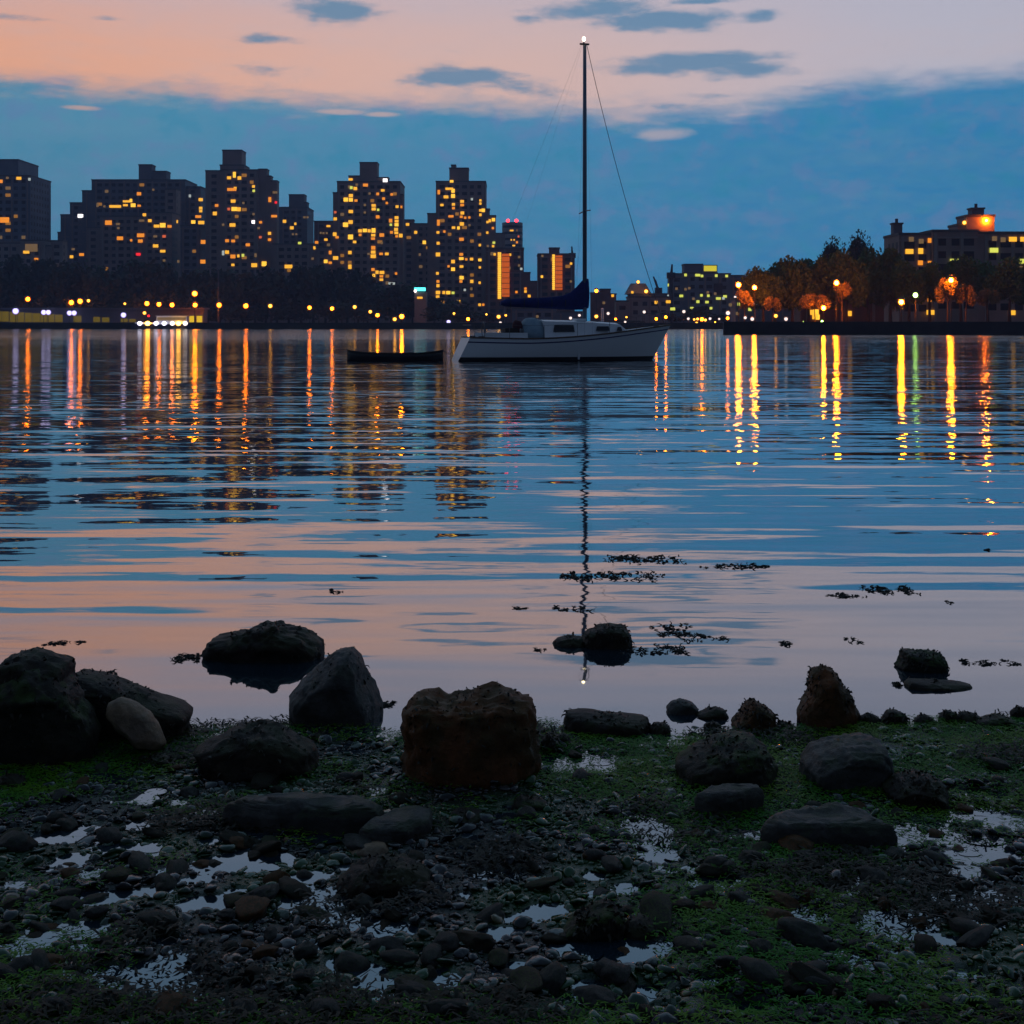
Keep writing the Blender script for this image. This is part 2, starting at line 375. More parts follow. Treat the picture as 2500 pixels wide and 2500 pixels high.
sw = MB(); sw.box(PX - .4, 500, 198.2, 198.9, -6, 1.95); sw.put("seawall", M_SEAWALL)
tag(bpy.data.objects["seawall"], "long dark stone seawall along the right bank", "seawall")

# ------------------------------------------------------------------ trees
M_LEAF = [pmat("foliage", (.050, .115, .016), .8, (.075, .135, .022), .4, perobj=.4), pmat("foliage_dark", (.020, .042, .024), .85, (.034, .058, .030), .4, perobj=.3),
          pmat("foliage_lamplit", (.15, .13, .035), .75, (.24, .19, .05), .6, perobj=.3)]  # the paler yellow leaf has lamplight on the small bank trees mixed in
M_BARK = pmat("bark", (.05, .04, .03), .95, (.08, .065, .05), 2.0)
def crown_mesh(n, leaf, seed, mat, flat=.8, lobes=16, fat=1.0):
    r = np.random.default_rng(seed)
    c = r.normal(size=(lobes, 3)); c /= np.linalg.norm(c, axis=1)[:, None]; c *= (r.random(lobes) ** .4 * .80)[:, None]
    c[:, 2] = np.abs(c[:, 2]) * 1.1 - .25
    rad = (.17 + r.random(lobes) ** 1.5 * .30) * fat
    k = r.integers(0, lobes, n); d = r.normal(size=(n, 3)); d /= np.linalg.norm(d, axis=1)[:, None]
    p = c[k] + d * (rad[k] * r.random(n) ** .35)[:, None]; p[:, 2] *= flat
    u = r.normal(size=(n, 3)); u /= np.linalg.norm(u, axis=1)[:, None]
    w = np.cross(u, r.normal(size=(n, 3))); w /= np.linalg.norm(w, axis=1)[:, None]
    lo, hi = np.percentile(p, .4, axis=0), np.percentile(p, 99.6, axis=0); p = (p - lo) / (hi - lo) - (.5, .5, 0)
    s = (leaf * .6 * (.6 + .8 * r.random(n)))[:, None]
    v = np.stack([p - u * s, p + w * s * .6, p + u * s, p - w * s * .6], 1).reshape(-1, 3)
    return mesh_np("crown", v, np.arange(n * 4).reshape(-1, 4), mat, False, 4)
def trunk_mesh(seed, mat):
    r = random.Random(seed); m = MB()
    top = Vector((r.uniform(-.05, .05), r.uniform(-.05, .05), 1))
    m.tube([(0, 0, -.05), (.0, 0, .3), top * .65, top], [.045, .032, .026, .015], 8)
    for k in range(5):
        a = 2 * math.pi * k / 5 + r.random(); z = .55 + .09 * k; b = top * z
        m.tube([b, b + Vector((math.cos(a) * .16, math.sin(a) * .16, .2)), b + Vector((math.cos(a) * .3, math.sin(a) * .3, .5))], [.018, .012, .006], 6)
    return m.me("trunk", mat, True)
TRUNKS = [trunk_mesh(i, M_BARK) for i in range(3)]
CROWN_FAR = [crown_mesh(900, .10, 100 + i, M_LEAF[1], lobes=14) for i in range(5)]
CROWN_NEAR = [crown_mesh(11000, .075, 200 + i, M_LEAF[0], lobes=17, fat=1.7) for i in range(4)]
CROWN_DARK = [crown_mesh(8000, .055, 300 + i, M_LEAF[1], lobes=16, fat=2.3) for i in range(2)]
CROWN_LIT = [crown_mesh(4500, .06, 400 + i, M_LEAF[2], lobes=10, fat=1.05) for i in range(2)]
def tree(x, Y, ground, top, width, crowns, label, group, bottom=None, tw=1.0, lift=.30):
    """x, top in metres; crown from bottom to top"""
    h = top - ground; bottom = ground + h * lift if bottom is None else bottom
    root = empty("tree", (x, Y, ground), label, "tree", group, random.uniform(0, 6.28))
    th = (bottom - ground) + (top - bottom) * .5
    link("trunk", random.choice(TRUNKS), root, (0, 0, 0), (0, 0, random.random()), (th * tw, th * tw, th))
    cz = (top - bottom)
    link("crown", random.choice(crowns), root, (0, 0, bottom - ground), (0, 0, random.uniform(0, 6.28)), (width, width, cz))
    return root

# ------------------------------------------------------------------ lamps
def ball(r, n=10, m=6):
    v = [(0, 0, r)]; f = []
    for i in range(1, m):
        for k in range(n):
            a, b = math.pi * i / m, 2 * math.pi * k / n; v.append((r * math.sin(a) * math.cos(b), r * math.sin(a) * math.sin(b), r * math.cos(a)))
    v.append((0, 0, -r)); L = len(v) - 1
    for k in range(n):
        f.append((0, 1 + k, 1 + (k + 1) % n)); f.append((L, 1 + (m-2)*n + (k+1) % n, 1 + (m-2)*n + k))
        for i in range(m - 2): f.append((1 + i*n + k, 1 + (i+1)*n + k, 1 + (i+1)*n + (k+1) % n, 1 + i*n + (k+1) % n))
    return v, f
BV, BF = ball(1.0)
def halo_mat(k, col, tint, v):      # see-through glowing shell, stands in for the halo round a bright bulb
    m = bpy.data.materials.new("halo_shell_" + k); m.use_nodes = True; t = m.node_tree; t.nodes.clear()
    em = t.nodes.new("ShaderNodeEmission"); em.inputs[0].default_value = (*col, 1); em.inputs[1].default_value = v
    tr = t.nodes.new("ShaderNodeBsdfTransparent"); tr.inputs[0].default_value = (*tint, 1)
    mx = t.nodes.new("ShaderNodeMixShader"); mx.inputs[0].default_value = .55; t.links.new(tr.outputs[0], mx.inputs[1]); t.links.new(em.outputs[0], mx.inputs[2])
    om = t.nodes.new("ShaderNodeOutputMaterial"); t.links.new(mx.outputs[0], om.inputs[0]); return m
HALO = {k: mesh("lamp_halo", BV, BF, halo_mat(k, c, ti, v), True) for k, c, ti, v in (("o", (1, .16, .01), (1, .8, .55), 1.3), ("O", (1, .17, .01), (1, .8, .55), 1.5), ("R", (1, .17, .01), (1, .8, .55), 1.6),
    ("y", (1, .30, .02), (1, .9, .7), 1.1), ("w", (.9, .6, .55), (1, 1, 1), .6), ("b", (.35, .22, .95), (.9, .9, 1), .9), ("g", (.4, .8, .15), (.95, 1, .9), .8), ("r", (1, .02, .03), (1, .5, .5), .9))}
BULB = {k: mesh("bulb", BV, BF, m, True) for k, m in LAMP.items()}
pm = MB(); pm.tube([(0, 0, 0), (0, 0, .04), (0, 0, .05), (0, 0, 1)], [1.9, 1.9, 1.0, .7], 6); POST = pm.me("post", M_BLACK, False)
cm = MB(); cm.tube([(0, 0, .75), (0, 0, 1.0), (0, 0, 1.35)], [1.1, .95, .15], 8); CAP = cm.me("lamp_cap", M_BLACK)
LAMP_N = 0
def lamp(p, Y, kind, r, label, group, ground=2.0, cap=True, name="street_lamp"):
    w = at(p, Y); h = max(w.z - ground, .8)
    root = empty(name, (w.x, Y, w.z - h), label, "street lamp", group)
    link("post", POST, root, (0, 0, 0), (0, 0, 0), (.09, .09, h - r * .8))
    link("lamp_halo", HALO[kind], root, (0, 0, h), (0, 0, 0), (r, r, r)); q = r * (.62 if kind in "oORy" else .8)
    link("bulb", BULB[kind], root, (0, 0, h), (0, 0, 0), (q, q, q))
    if cap: link("lamp_cap", CAP, root, (0, 0, h), (0, 0, 0), (r, r, r))
    return root
def wall_light(p, Y, kind, r, parent):
    w = at(p, Y); o = link("wall_light_halo", HALO[kind], parent, w - parent.location, (0, 0, 0), (r, r, r))
    link("bulb", BULB[kind], o, (0, 0, 0), (0, 0, 0), (.62, .62, .62)); return o

# ------------------------------------------------------------------ buildings
wb = MB().box(-.5, .5, -.5, .5, -.5, .5)
WMESH = {k: mesh("window", wb.v, wb.f, m) for k, m in WIN.items()}
def building(name, label, K, secs, Y, mat, wins=(), depth=22, ground=1.9, grid=(3.4, 3.1), cat="building", group=None, windows=True, pitch=None):
    xs = [K(s[0], 0)[0] for s in secs] + [K(s[1], 0)[0] for s in secs]
    xc = at(((min(xs) + max(xs)) / 2, YH), Y).x
    root = empty(name, (xc, Y, ground), label, cat, group)
    g = MB(); ribs = MB(); spare = []; rb = random.Random(len(label) * 7 + int(Y))
    fronts = []
    for j, s in enumerate(secs):
        yf = (s[4] if len(s) > 4 else .35 * j); Yf = Y + yf
        a, b = at(K(s[0], s[2]), Yf), at(K(s[1], s[2]), Yf); top = a.z
        bot = at(K(0, s[3]), Yf).z if len(s) > 3 and s[3] is not None else ground - 1
        d = depth - 1.3 * j if b.x - a.x > 12 else min(depth - .9 * j, max(6, (b.x - a.x) * 1.1)); wd_ = b.x - a.x
        if s[1] == max(q_[1] for q_ in secs) and b.x < 0 and -b.x * d / Yf < .4 * wd_: b.x *= (Yf + d) / Yf
        if s[0] == min(q_[0] for q_ in secs) and a.x > 0 and a.x * d / Yf < .4 * wd_: a.x *= (Yf + d) / Yf
        m = MB().box(a.x - xc, b.x - xc, yf, yf + d, bot - ground, top - ground)
        part = "bulkhead" if len(s) > 3 and s[3] is not None else "wall"
        m.put(part, mat, root)
        e = .18; pm_ = MB().box(a.x - xc - e, b.x - xc + e, yf - e, yf + d + e, top - ground + .002, top - ground + .55); pm_.put("parapet", M_TRIM, root)
        fronts.append((a.x, b.x, bot, top, Yf))
        if windows and part == "wall" and b.x - a.x > 4:
            nb = int((b.x - a.x - 1.2) / grid[0]); ns = int((top - ground - 2.0) / grid[1])
            x0 = (a.x + b.x) / 2 - nb * grid[0] / 2 + grid[0] / 2 - xc
            for c in range(0, nb + 1, 2):
                x = x0 - grid[0] / 2 + c * grid[0]
                if a.x - xc + .3 < x < b.x - xc - .3: ribs.box(x - .28, x + .28, yf - .22, yf - .001, 0, top - ground - .3)
            for r in range(0, ns, 3): ribs.box(a.x - xc + .1, b.x - xc - .1, yf - .12, yf - .001, top - ground - 1.3 - r * grid[1], top - ground - 1.0 - r * grid[1])
            for r in range(ns):
                z = top - ground - 2.2 - r * grid[1]
                for c in range(nb):
                    x = x0 + c * grid[0]; w = .85 if (c + j) % 3 else 1.15
                    y0 = yf - .04
                    if rb.random() < .07 and z > 9: spare.append((x, yf, z, w))
                    g.quad((x - w, y0, z - .75), (x + w, y0, z - .75), (x + w, y0, z + .75), (x - w, y0, z + .75))
                for c in range(int((d - 2) / grid[0])):
                    y0 = yf + 1.6 + c * grid[0]
                    for xx in ((a.x - xc - .04), (b.x - xc + .04)):
                        g.quad((xx, y0 - .8, z - .75), (xx, y0 + .8, z - .75), (xx, y0 + .8, z + .75), (xx, y0 - .8, z + .75))
    if g.f:
        o = g.put("dark_windows", M_GLASS, root); o["kind"] = "stuff"
    if ribs.f:
        o = ribs.put("facade_ribs", BRICK[2] if mat is BRICK[0] else BRICK[0], root); o["kind"] = "stuff"
    for (x, yf, z, w) in rb.sample(spare, min(len(spare), 26)):
        link("window", WMESH[rb.choice("mmmd")], root, (x, yf - .16, z), (0, 0, 0), (w * 1.9, .30, 1.4))
    for wn in wins:
        KK = wn[5] if len(wn) > 5 else K
        x, y, w, h, ty = wn[:5]; p = KK(x, y)
        # the foremost wall at that place
        best = None
        for (xa, xb, zb, zt, Yf) in fronts:
            q = at(p, Yf)
            if xa - .4 <= q.x <= xb + .4 and zb - 1 <= q.z <= zt + 1 and (best is None or Yf < best): best = Yf
        Yw = best if best is not None else Y
        q = at(p, Yw); s = (KK(1, 0)[0] - KK(0, 0)[0]) * Yw / F
        wmin = 1.0
        link("window", WMESH[ty], root, (q.x - xc, Yw - .20 - Y, q.z - ground), (0, 0, 0), (max(w * s * 1.0, wmin), .30, max(h * s * .94, wmin)))
    return root

# --- left skyline (tower readings K1, K2, K3)
b = building("apartment_slab", "dark apartment slab cut by the left edge of the view with stepped roof", K1, [(-160, 375, 272), (-80, 135, 155, 272)], 585, BRICK[4],
         [(5, 310, 30, 25, "o"), (140, 288, 35, 22, "y"), (218, 295, 14, 20, "p"), (35, 595, 66, 42, "o"), (55, 285, 18, 16, "d")], depth=26)
building("low_block", "low pale block at the foot of the left edge slab", K1, [(-60, 150, 770), (150, 330, 750, None, -.6), (330, 375, 790), (375, 462, 752)], 560, BRICK[2],
         [(195, 832, 44, 22, "y"), (232, 800, 90, 60, "d"), (268, 886, 28, 22, "o"), (410, 930, 30, 14, "d")], depth=14)
building("stepped_tower_block", "broad dark block stepping down to the left in four tiers", K1,
         [(675, 1365, 303), (605, 675, 383), (515, 605, 472), (446, 515, 560), (425, 446, 690), (1365, 1518, 354), (1022, 1118, 192, 303, 2), (1118, 1226, 240, 303, 3)], 640, BRICK[1],
         [(1025, 402, 30, 25, "o"), (850, 495, 85, 20, "y"), (932, 458, 50, 16, "y"), (925, 486, 34, 14, "y"), (966, 452, 18, 26, "Y"), (982, 486, 34, 28, "Y"), (1026, 490, 24, 14, "o"),
          (595, 565, 40, 26, "w"), (720, 485, 10, 30, "d"), (770, 495, 14, 12, "d"), (1130, 372, 12, 16, "d"), (1400, 418, 14, 22, "p"), (1480, 445, 30, 24, "y"), (1527, 438, 18, 16, "o"),
          (1480, 508, 24, 22, "y"), (1480, 530, 22, 18, "y"), (1462, 570, 42, 20, "o"), (540, 810, 22, 14, "d"), (528, 866, 24, 22, "y")], depth=24)
building("front_block", "brown mid rise block in front of the broad stepped tower", K1, [(640, 735, 655), (735, 1050, 572), (1050, 1330, 545), (1215, 1330, 372, None, 9)], 610, BRICK[0],
         [(1065, 557, 25, 22, "y"), (1105, 600, 25, 22, "y"), (800, 615, 48, 34, "o"), (870, 625, 28, 12, "d"), (873, 655, 18, 14, "d"), (1045, 600, 38, 14, "d"), (1155, 640, 40, 22, "y"), (1200, 634, 40, 34, "Y"),
          (1250, 642, 30, 20, "o"), (1298, 607, 28, 24, "y"), (885, 730, 44, 28, "o"), (968, 745, 14, 14, "o"), (1037, 708, 52, 28, "o"), (1035, 750, 34, 24, "o"), (1145, 716, 28, 12, "d"), (1210, 716, 24, 20, "R"),
          (1148, 786, 38, 24, "y"), (1200, 825, 38, 20, "y"), (1275, 798, 16, 22, "p"), (1020, 848, 32, 20, "r"), (1210, 893, 18, 18, "d"), (602, 850, 34, 22, "o")], depth=18)
building("link_block", "dark block filling the gap left of the tallest tower", K1, [(1330, 1530, 640)], 606, BRICK[1],
         [(1425, 610, 30, 26, "Y"), (1484, 614, 44, 26, "y"), (1505, 757, 48, 30, "o"), (1500, 902, 44, 30, "o"), (1315, 900, 10, 20, "d")], depth=14)
building("tallest_tower", "tallest apartment tower with dark square tank room on its roof", K2,
         [(65, 192, 236), (192, 455, 230, None, -.8), (455, 517, 225), (517, 545, 275), (545, 608, 310), (172, 350, 195, 230, 2), (190, 332, 85, 195, 3)], 600, BRICK[0],
         [(240, 284, 28, 22, "y"), (279, 262, 20, 44, "Y"), (316, 286, 26, 26, "y"), (260, 370, 66, 22, "o"), (285, 360, 20, 16, "y"), (270, 456, 34, 24, "y"), (278, 514, 40, 30, "Y"), (312, 516, 28, 30, "y"), (238, 515, 20, 20, "R"),
          (420, 348, 20, 20, "y"), (422, 380, 18, 18, "g"), (148, 488, 24, 20, "o"), (135, 547, 28, 28, "y"), (265, 632, 42, 26, "y"), (196, 630, 10, 18, "d"), (418, 610, 22, 24, "w"), (472, 612, 20, 18, "o"), (540, 445, 20, 38, "o"),
          (578, 392, 34, 14, "d"), (585, 466, 14, 14, "r"), (572, 567, 42, 18, "o"), (225, 748, 26, 22, "o"), (270, 750, 26, 20, "o"), (378, 778, 30, 22, "o"), (196, 838, 10, 36, "p"), (225, 832, 28, 26, "y"), (268, 864, 36, 28, "o"),
          (308, 860, 16, 22, "y"), (342, 856, 18, 22, "g"), (268, 926, 22, 18, "y"), (425, 928, 42, 30, "y"), (498, 918, 34, 36, "Y"), (607, 936, 22, 18, "o"), (420, 552, 14, 12, "d"), (538, 694, 22, 22, "y"), (538, 740, 22, 20, "o"),
          (470, 722, 18, 16, "R"), (345, 470, 14, 12, "d"), (458, 655, 18, 14, "d"), (435, 855, 12, 30, "d")], depth=26)
building("setback_tower", "slim dark tower with stepped crown right of the tallest tower", K2, [(608, 862, 505), (680, 792, 412, 505, 3), (792, 815, 470, 505, 3)], 680, BRICK[1],
         [(648, 605, 24, 24, "y"), (702, 653, 26, 24, "y"), (728, 623, 16, 18, "y"), (795, 575, 18, 10, "d"), (818, 575, 14, 10, "d"), (710, 700, 14, 12, "d"), (735, 700, 14, 12, "d")], depth=22)
building("low_link_block", "low wide block between the two lit central towers", K2, [(560, 860, 776), (860, 1010, 800)], 590, BRICK[0],
         [(760, 765, 24, 18, "g"), (678, 938, 56, 28, "y"), (868, 800, 14, 24, "y"), (855, 880, 18, 14, "d"), (985, 835, 20, 28, "o"), (1025, 875, 38, 28, "y"), (952, 900, 26, 26, "Y"), (985, 910, 24, 18, "o")], depth=14)
building("red_parapet_block", "reddish block with flat roof behind the low wide block", K2, [(865, 1060, 608)], 660, BRICK[3],
         [(972, 640, 28, 14, "y"), (915, 690, 14, 12, "d"), (935, 692, 14, 12, "d"), (960, 692, 14, 12, "d"), (953, 740, 24, 18, "y"), (885, 760, 24, 20, "o")], depth=16)
building("lit_tower", "broad tower dotted with many lit windows and a round shouldered roof", K2,
         [(1005, 1035, 398), (1035, 1500, 316, None, -.8), (1500, 1528, 412), (1120, 1202, 275, 316, 1), (1202, 1330, 176, 316, 2), (1330, 1412, 287, 316, 1)], 600, BRICK[0],
         [(1135, 296, 30, 16, "y"), (1390, 303, 32, 26, "w"), (1245, 338, 36, 22, "o"), (1140, 357, 20, 22, "g"), (1170, 363, 26, 24, "y"), (1180, 335, 18, 14, "d"), (1372, 377, 26, 18, "y"), (1335, 403, 20, 20, "o"), (1438, 407, 18, 18, "o"),
          (1275, 400, 14, 14, "d"), (1100, 445, 32, 30, "Y"), (1137, 416, 30, 26, "y"), (1137, 447, 30, 26, "Y"), (1175, 452, 22, 18, "o"), (1378, 438, 20, 20, "o"), (1402, 470, 16, 16, "o"), (1305, 488, 30, 20, "y"), (1305, 514, 30, 22, "y"),
          (1338, 520, 14, 14, "g"), (1478, 497, 22, 20, "y"), (1507, 499, 18, 18, "o"), (1137, 533, 32, 24, "y"), (1022, 538, 16, 14, "R"), (1022, 587, 24, 22, "y"), (1335, 572, 26, 24, "o"), (1135, 610, 32, 28, "y"), (1098, 630, 36, 34, "Y"),
          (1430, 600, 24, 28, "o"), (1474, 578, 28, 22, "y"), (1474, 604, 28, 20, "y"), (1474, 630, 28, 24, "Y"), (1432, 630, 12, 12, "g"), (1205, 675, 26, 24, "y"), (1240, 672, 30, 26, "Y"), (1272, 675, 22, 24, "y"), (1304, 672, 28, 34, "Y"),
          (1205, 705, 20, 18, "o"), (1302, 707, 30, 20, "y"), (1300, 732, 28, 18, "o"), (1135, 720, 36, 36, "Y"), (1165, 757, 24, 20, "y"), (1018, 700, 26, 28, "y"), (1036, 722, 24, 18, "o"), (1365, 706, 34, 26, "o"), (1436, 686, 20, 20, "o"),
          (1470, 664, 28, 24, "y"), (1472, 690, 28, 20, "y"), (1505, 710, 26, 28, "y"), (1475, 715, 20, 14, "o"), (1365, 765, 16, 16, "d"), (1130, 835, 24, 26, "y"), (1302, 800, 30, 28, "o"), (1302, 832, 32, 24, "y"), (1302, 862, 38, 28, "y"),
          (1360, 845, 26, 18, "o"), (1402, 845, 26, 20, "y"), (1268, 845, 18, 12, "d"), (1130, 940, 24, 34, "y"), (1300, 960, 24, 22, "o"), (1330, 980, 22, 26, "y"), (1366, 982, 34, 24, "y"), (1300, 1005, 32, 26, "Y"), (1362, 1010, 26, 18, "o"),
          (1362, 1035, 26, 18, "y"), (1296, 1038, 22, 16, "o"), (1470, 990, 14, 18, "o"), (1438, 1063, 48, 9, "p"), (1240, 485, 16, 12, "d"), (1240, 540, 16, 12, "d")], depth=26)
building("recessed_block", "dark brown block set back between the two lit towers", K2, [(1528, 1600, 598), (1600, 1765, 626)], 650, BRICK[0],
         [(1555, 628, 24, 20, "y"), (1615, 686, 22, 22, "y"), (1678, 760, 24, 26, "Y"), (1737, 793, 12, 12, "r"), (1645, 850, 12, 20, "d")], depth=16)
building("right_lit_tower", "slender lit tower stepping down to the right with roof tank", K3,
         [(325, 795, -138), (245, 325, 165), (795, 832, 122), (832, 890, 185), (890, 978, 352), (452, 632, -263, -138, 2), (470, 512, -292, -263, 3)], 605, BRICK[0],
         [(1785, 390, 18, 34, "o", K2), (1862, 365, 56, 16, "y", K2), (1838, 425, 34, 22, "y", K2), (1890, 380, 24, 30, "Y", K2), (1890, 418, 28, 30, "Y", K2), (1808, 485, 24, 18, "y", K2), (1893, 480, 22, 20, "y", K2), (1893, 508, 20, 18, "o", K2), (1875, 568, 38, 16, "o", K2),
          (1782, 610, 20, 36, "o", K2), (1880, 310, 26, 18, "Y", K2),
          (665, 25, 16, 22, "p"), (573, 45, 34, 26, "y"), (573, 80, 34, 24, "o"), (745, 36, 20, 22, "y"), (745, 66, 20, 20, "y"), (745, 130, 22, 24, "y"), (772, 130, 30, 34, "Y"), (745, 172, 22, 26, "y"), (575, 155, 34, 30, "y"), (565, 190, 26, 12, "o"),
          (602, 200, 14, 16, "o"), (640, 197, 20, 16, "o"), (570, 258, 38, 34, "y"), (348, 258, 24, 34, "o"), (492, 293, 32, 24, "y"), (538, 296, 24, 30, "Y"), (345, 338, 26, 24, "y"), (405, 330, 18, 18, "o"), (642, 270, 18, 18, "d"), (810, 340, 18, 22, "y"),
          (812, 240, 20, 22, "y"), (834, 228, 22, 30, "y"), (868, 218, 30, 32, "Y"), (863, 297, 14, 18, "o"), (567, 403, 42, 30, "o"), (347, 440, 28, 28, "y"), (345, 546, 40, 38, "y"), (740, 458, 20, 24, "y"), (872, 435, 24, 16, "g"), (865, 468, 14, 20, "y"),
          (815, 466, 20, 12, "d"), (565, 545, 34, 26, "o"), (565, 585, 42, 26, "Y"), (612, 592, 22, 16, "o"), (662, 590, 30, 26, "y"), (740, 598, 30, 26, "Y"), (487, 613, 34, 34, "y"), (445, 658, 12, 20, "o"), (487, 685, 36, 34, "Y"), (567, 660, 34, 24, "y"),
          (740, 668, 20, 18, "y"), (340, 724, 26, 26, "y"), (568, 765, 38, 34, "Y"), (562, 800, 28, 24, "o"), (345, 800, 26, 26, "o"), (345, 840, 28, 30, "y"), (664, 800, 30, 32, "y"), (738, 812, 20, 24, "y"), (660, 870, 18, 28, "d"), (598, 880, 12, 12, "p"),
          (345, 905, 40, 34, "y"), (400, 905, 26, 30, "y"), (442, 906, 38, 32, "Y"), (487, 908, 26, 24, "g"), (342, 945, 32, 28, "y"), (345, 975, 22, 18, "o"), (548, 985, 46, 22, "y"), (738, 1020, 24, 26, "y"), (772, 1020, 20, 22, "o")], depth=24)

# round tower with two red beacons
cyl = at(K3(1047, 240), 760); Rr = (1145 - 950) / 2 * (500 / 1932) * 760 / F
root = empty("round_tower", (cyl.x, 760 + Rr, 1.9), "distant round grey tower topped by two red beacons", "building")
m = MB(); m.tube([(0, 0, -1), (0, 0, cyl.z - 1.9)], Rr, 28); m.put("shaft", BRICK[2], root)
for k in range(14):
    m = MB(); z = cyl.z - 1.9 - 2.5 - k * 3.6; m.tube([(0, 0, z - .7), (0, 0, z + .7)], Rr + .06, 28, True); m.put("window_band", M_GLASS, root)
for (x, y, w, h, ty) in [(1040, 320, 34, 14, "y"), (963, 350, 12, 22, "p"), (1105, 375, 16, 18, "R"), (1037, 408, 14, 14, "y"), (1064, 408, 14, 14, "y"), (1090, 430, 18, 20, "o"), (1060, 462, 26, 14, "y"), (1090, 318, 10, 18, "d")]:
    q = at(K3(x, y), 760); dx_ = q.x - cyl.x; s = 500 / 1932 * 760 / F
    link("window", WMESH[ty], root, (dx_, -math.sqrt(max(Rr * Rr - dx_ * dx_, .1)) - .15, q.z - 1.9), (0, 0, 0), (w * s, .3, h * s))
for x in (1005, 1085):
    q = at(K3(x, 222), 760); MB().tube([(q.x - cyl.x, -Rr * .3, cyl.z - 1.9), (q.x - cyl.x, -Rr * .3, q.z - 1.9)], .2, 6).put("mast", M_BLACK, root)
    link("beacon", BULB["r"], root, (q.x - cyl.x, -Rr * .3, q.z - 1.9), (0, 0, 0), (1.0, 1.0, 1.0))

# brown towers, lit stair; a glowing panel puts lamplight on the bay
M_RECESS_GLOW = emat("recess_lamplight", (1, .17, .008), .55)  # orange emission stands in for lamplight on the wall beside the stairs
for (nm, lab, secs, st_, recess, wins, Y) in [
    ("stairwell_tower", "brown tower with tall yellow lit stairwell beside an orange bay, left of the boom", [(795, 1155, 492), (1155, 1216, 722), (1216, 1282, 805)], (905, 945, 525, 965), (945, 1020, 540, 945),  # the bay's orange is lamplight, put on by the recess_glow panel
     [(880, 545, 16, 14, "y"), (1025, 548, 14, 14, "y"), (1130, 682, 16, 14, "p"), (1170, 868, 22, 22, "o"), (1170, 895, 24, 22, "y"), (1085, 900, 14, 16, "o"), (1208, 940, 22, 18, "y"), (1110, 570, 10, 18, "d"), (1110, 650, 10, 18, "d")], 575),
    ("stairwell_tower", "smaller brown tower with yellow lit stairwell standing above the sail cover", [(1280, 1635, 546), (1395, 1492, 490, 546, 1)], (1420, 1450, 545, 880), (1450, 1518, 556, 880),
     [(1325, 755, 14, 24, "Y"), (1600, 632, 12, 14, "y"), (1598, 800, 10, 18, "d"), (1330, 560, 14, 10, "d")], 590)]:
    root = building(nm, lab, K3, secs, Y, BRICK[3], wins, depth=20)
    s = 500 / 1932 * Y / F; n = int((st_[3] - st_[2]) / 17)
    for i in range(n):
        yy = st_[2] + (i + .5) * (st_[3] - st_[2]) / n; q = at(K3((st_[0] + st_[1]) / 2, yy), Y)
        link("stair_window", WMESH["Y"], root, (q.x - root.location.x, -.25, q.z - 1.9), (0, 0, 0), ((st_[1] - st_[0]) * s * .8, .4, 14.2 * s))
    a, b_ = at(K3(recess[0] + 2, recess[2]), Y), at(K3(recess[1], recess[3]), Y)
    MB().box(a.x - root.location.x, b_.x - root.location.x, -.5, .3, b_.z - 1.9, a.z - 1.9).put("recess_glow", M_RECESS_GLOW, root)
    for k in range(1, 16):
        z = b_.z - 1.9 + (a.z - b_.z) * k / 16
        if k % 2: MB().box(a.x - root.location.x, b_.x - root.location.x, -.62, -.5, z - .12, z + .12).put("recess_rail", BRICK[3], root)

# low buildings behind the boat and far centre
building("low_brown_block", "low brown block right behind the mast above the cabin", K4, [(1150, 1225, 232), (1225, 1300, 205), (1300, 1342, 240)], 520, BRICK[3], [(1315, 247, 12, 12, "y"), (1250, 300, 14, 10, "d")], depth=14)
building("low_grey_block", "low grey wide block seen under the boom", K4, [(575, 900, 345), (900, 1100, 372)], 500, BRICK[4], [(700, 250, 18, 14, "y"), (760, 400, 14, 8, "d")], depth=14)
building("tank_house", "small dark building with peaked water tower and lamp right of the forestay", K4, [(1425, 1740, 238)], 560, BRICK[1], [(1460, 222, 16, 18, "y"), (1425, 266, 18, 24, "o"), (1612, 325, 12, 22, "o")], depth=16)
rt = bpy.data.objects["tank_house"]; q0, q1 = at(K4(1508, 236), 562), at(K4(1505, 156), 562)
MB().loft([[(q0.x - rt.location.x + sx * 5.2, 6 + sy * 5.2, q0.z - 1.9), (q0.x - rt.location.x + sx * 3.2, 6 + sy * 3.2, q1.z - 1.9)][0] if False else (0, 0, 0) for sx, sy in ((0, 0),)] and
          [[(q0.x - rt.location.x + sx * w, 6 + sy * w, z - 1.9) for sx, sy in ((-1, -1), (1, -1), (1, 1), (-1, 1))] for w, z in ((5.4, q0.z), (3.0, q1.z))]).put("water_tower", BRICK[2], rt)
wall_light(K4(1503, 146), 558, "y", .8, rt); wall_light(K4(1562, 215), 558, "y", .95, rt)
building("pale_shed", "long pale low shed on the far shore right of the cabin", K4, [(1330, 1435, 292), (1435, 1740, 262, None, -.5)], 480, BRICK[2], [(1635, 297, 22, 24, "y"), (1725, 292, 34, 20, "y"), (1750, 345, 50, 10, "g")], depth=12)
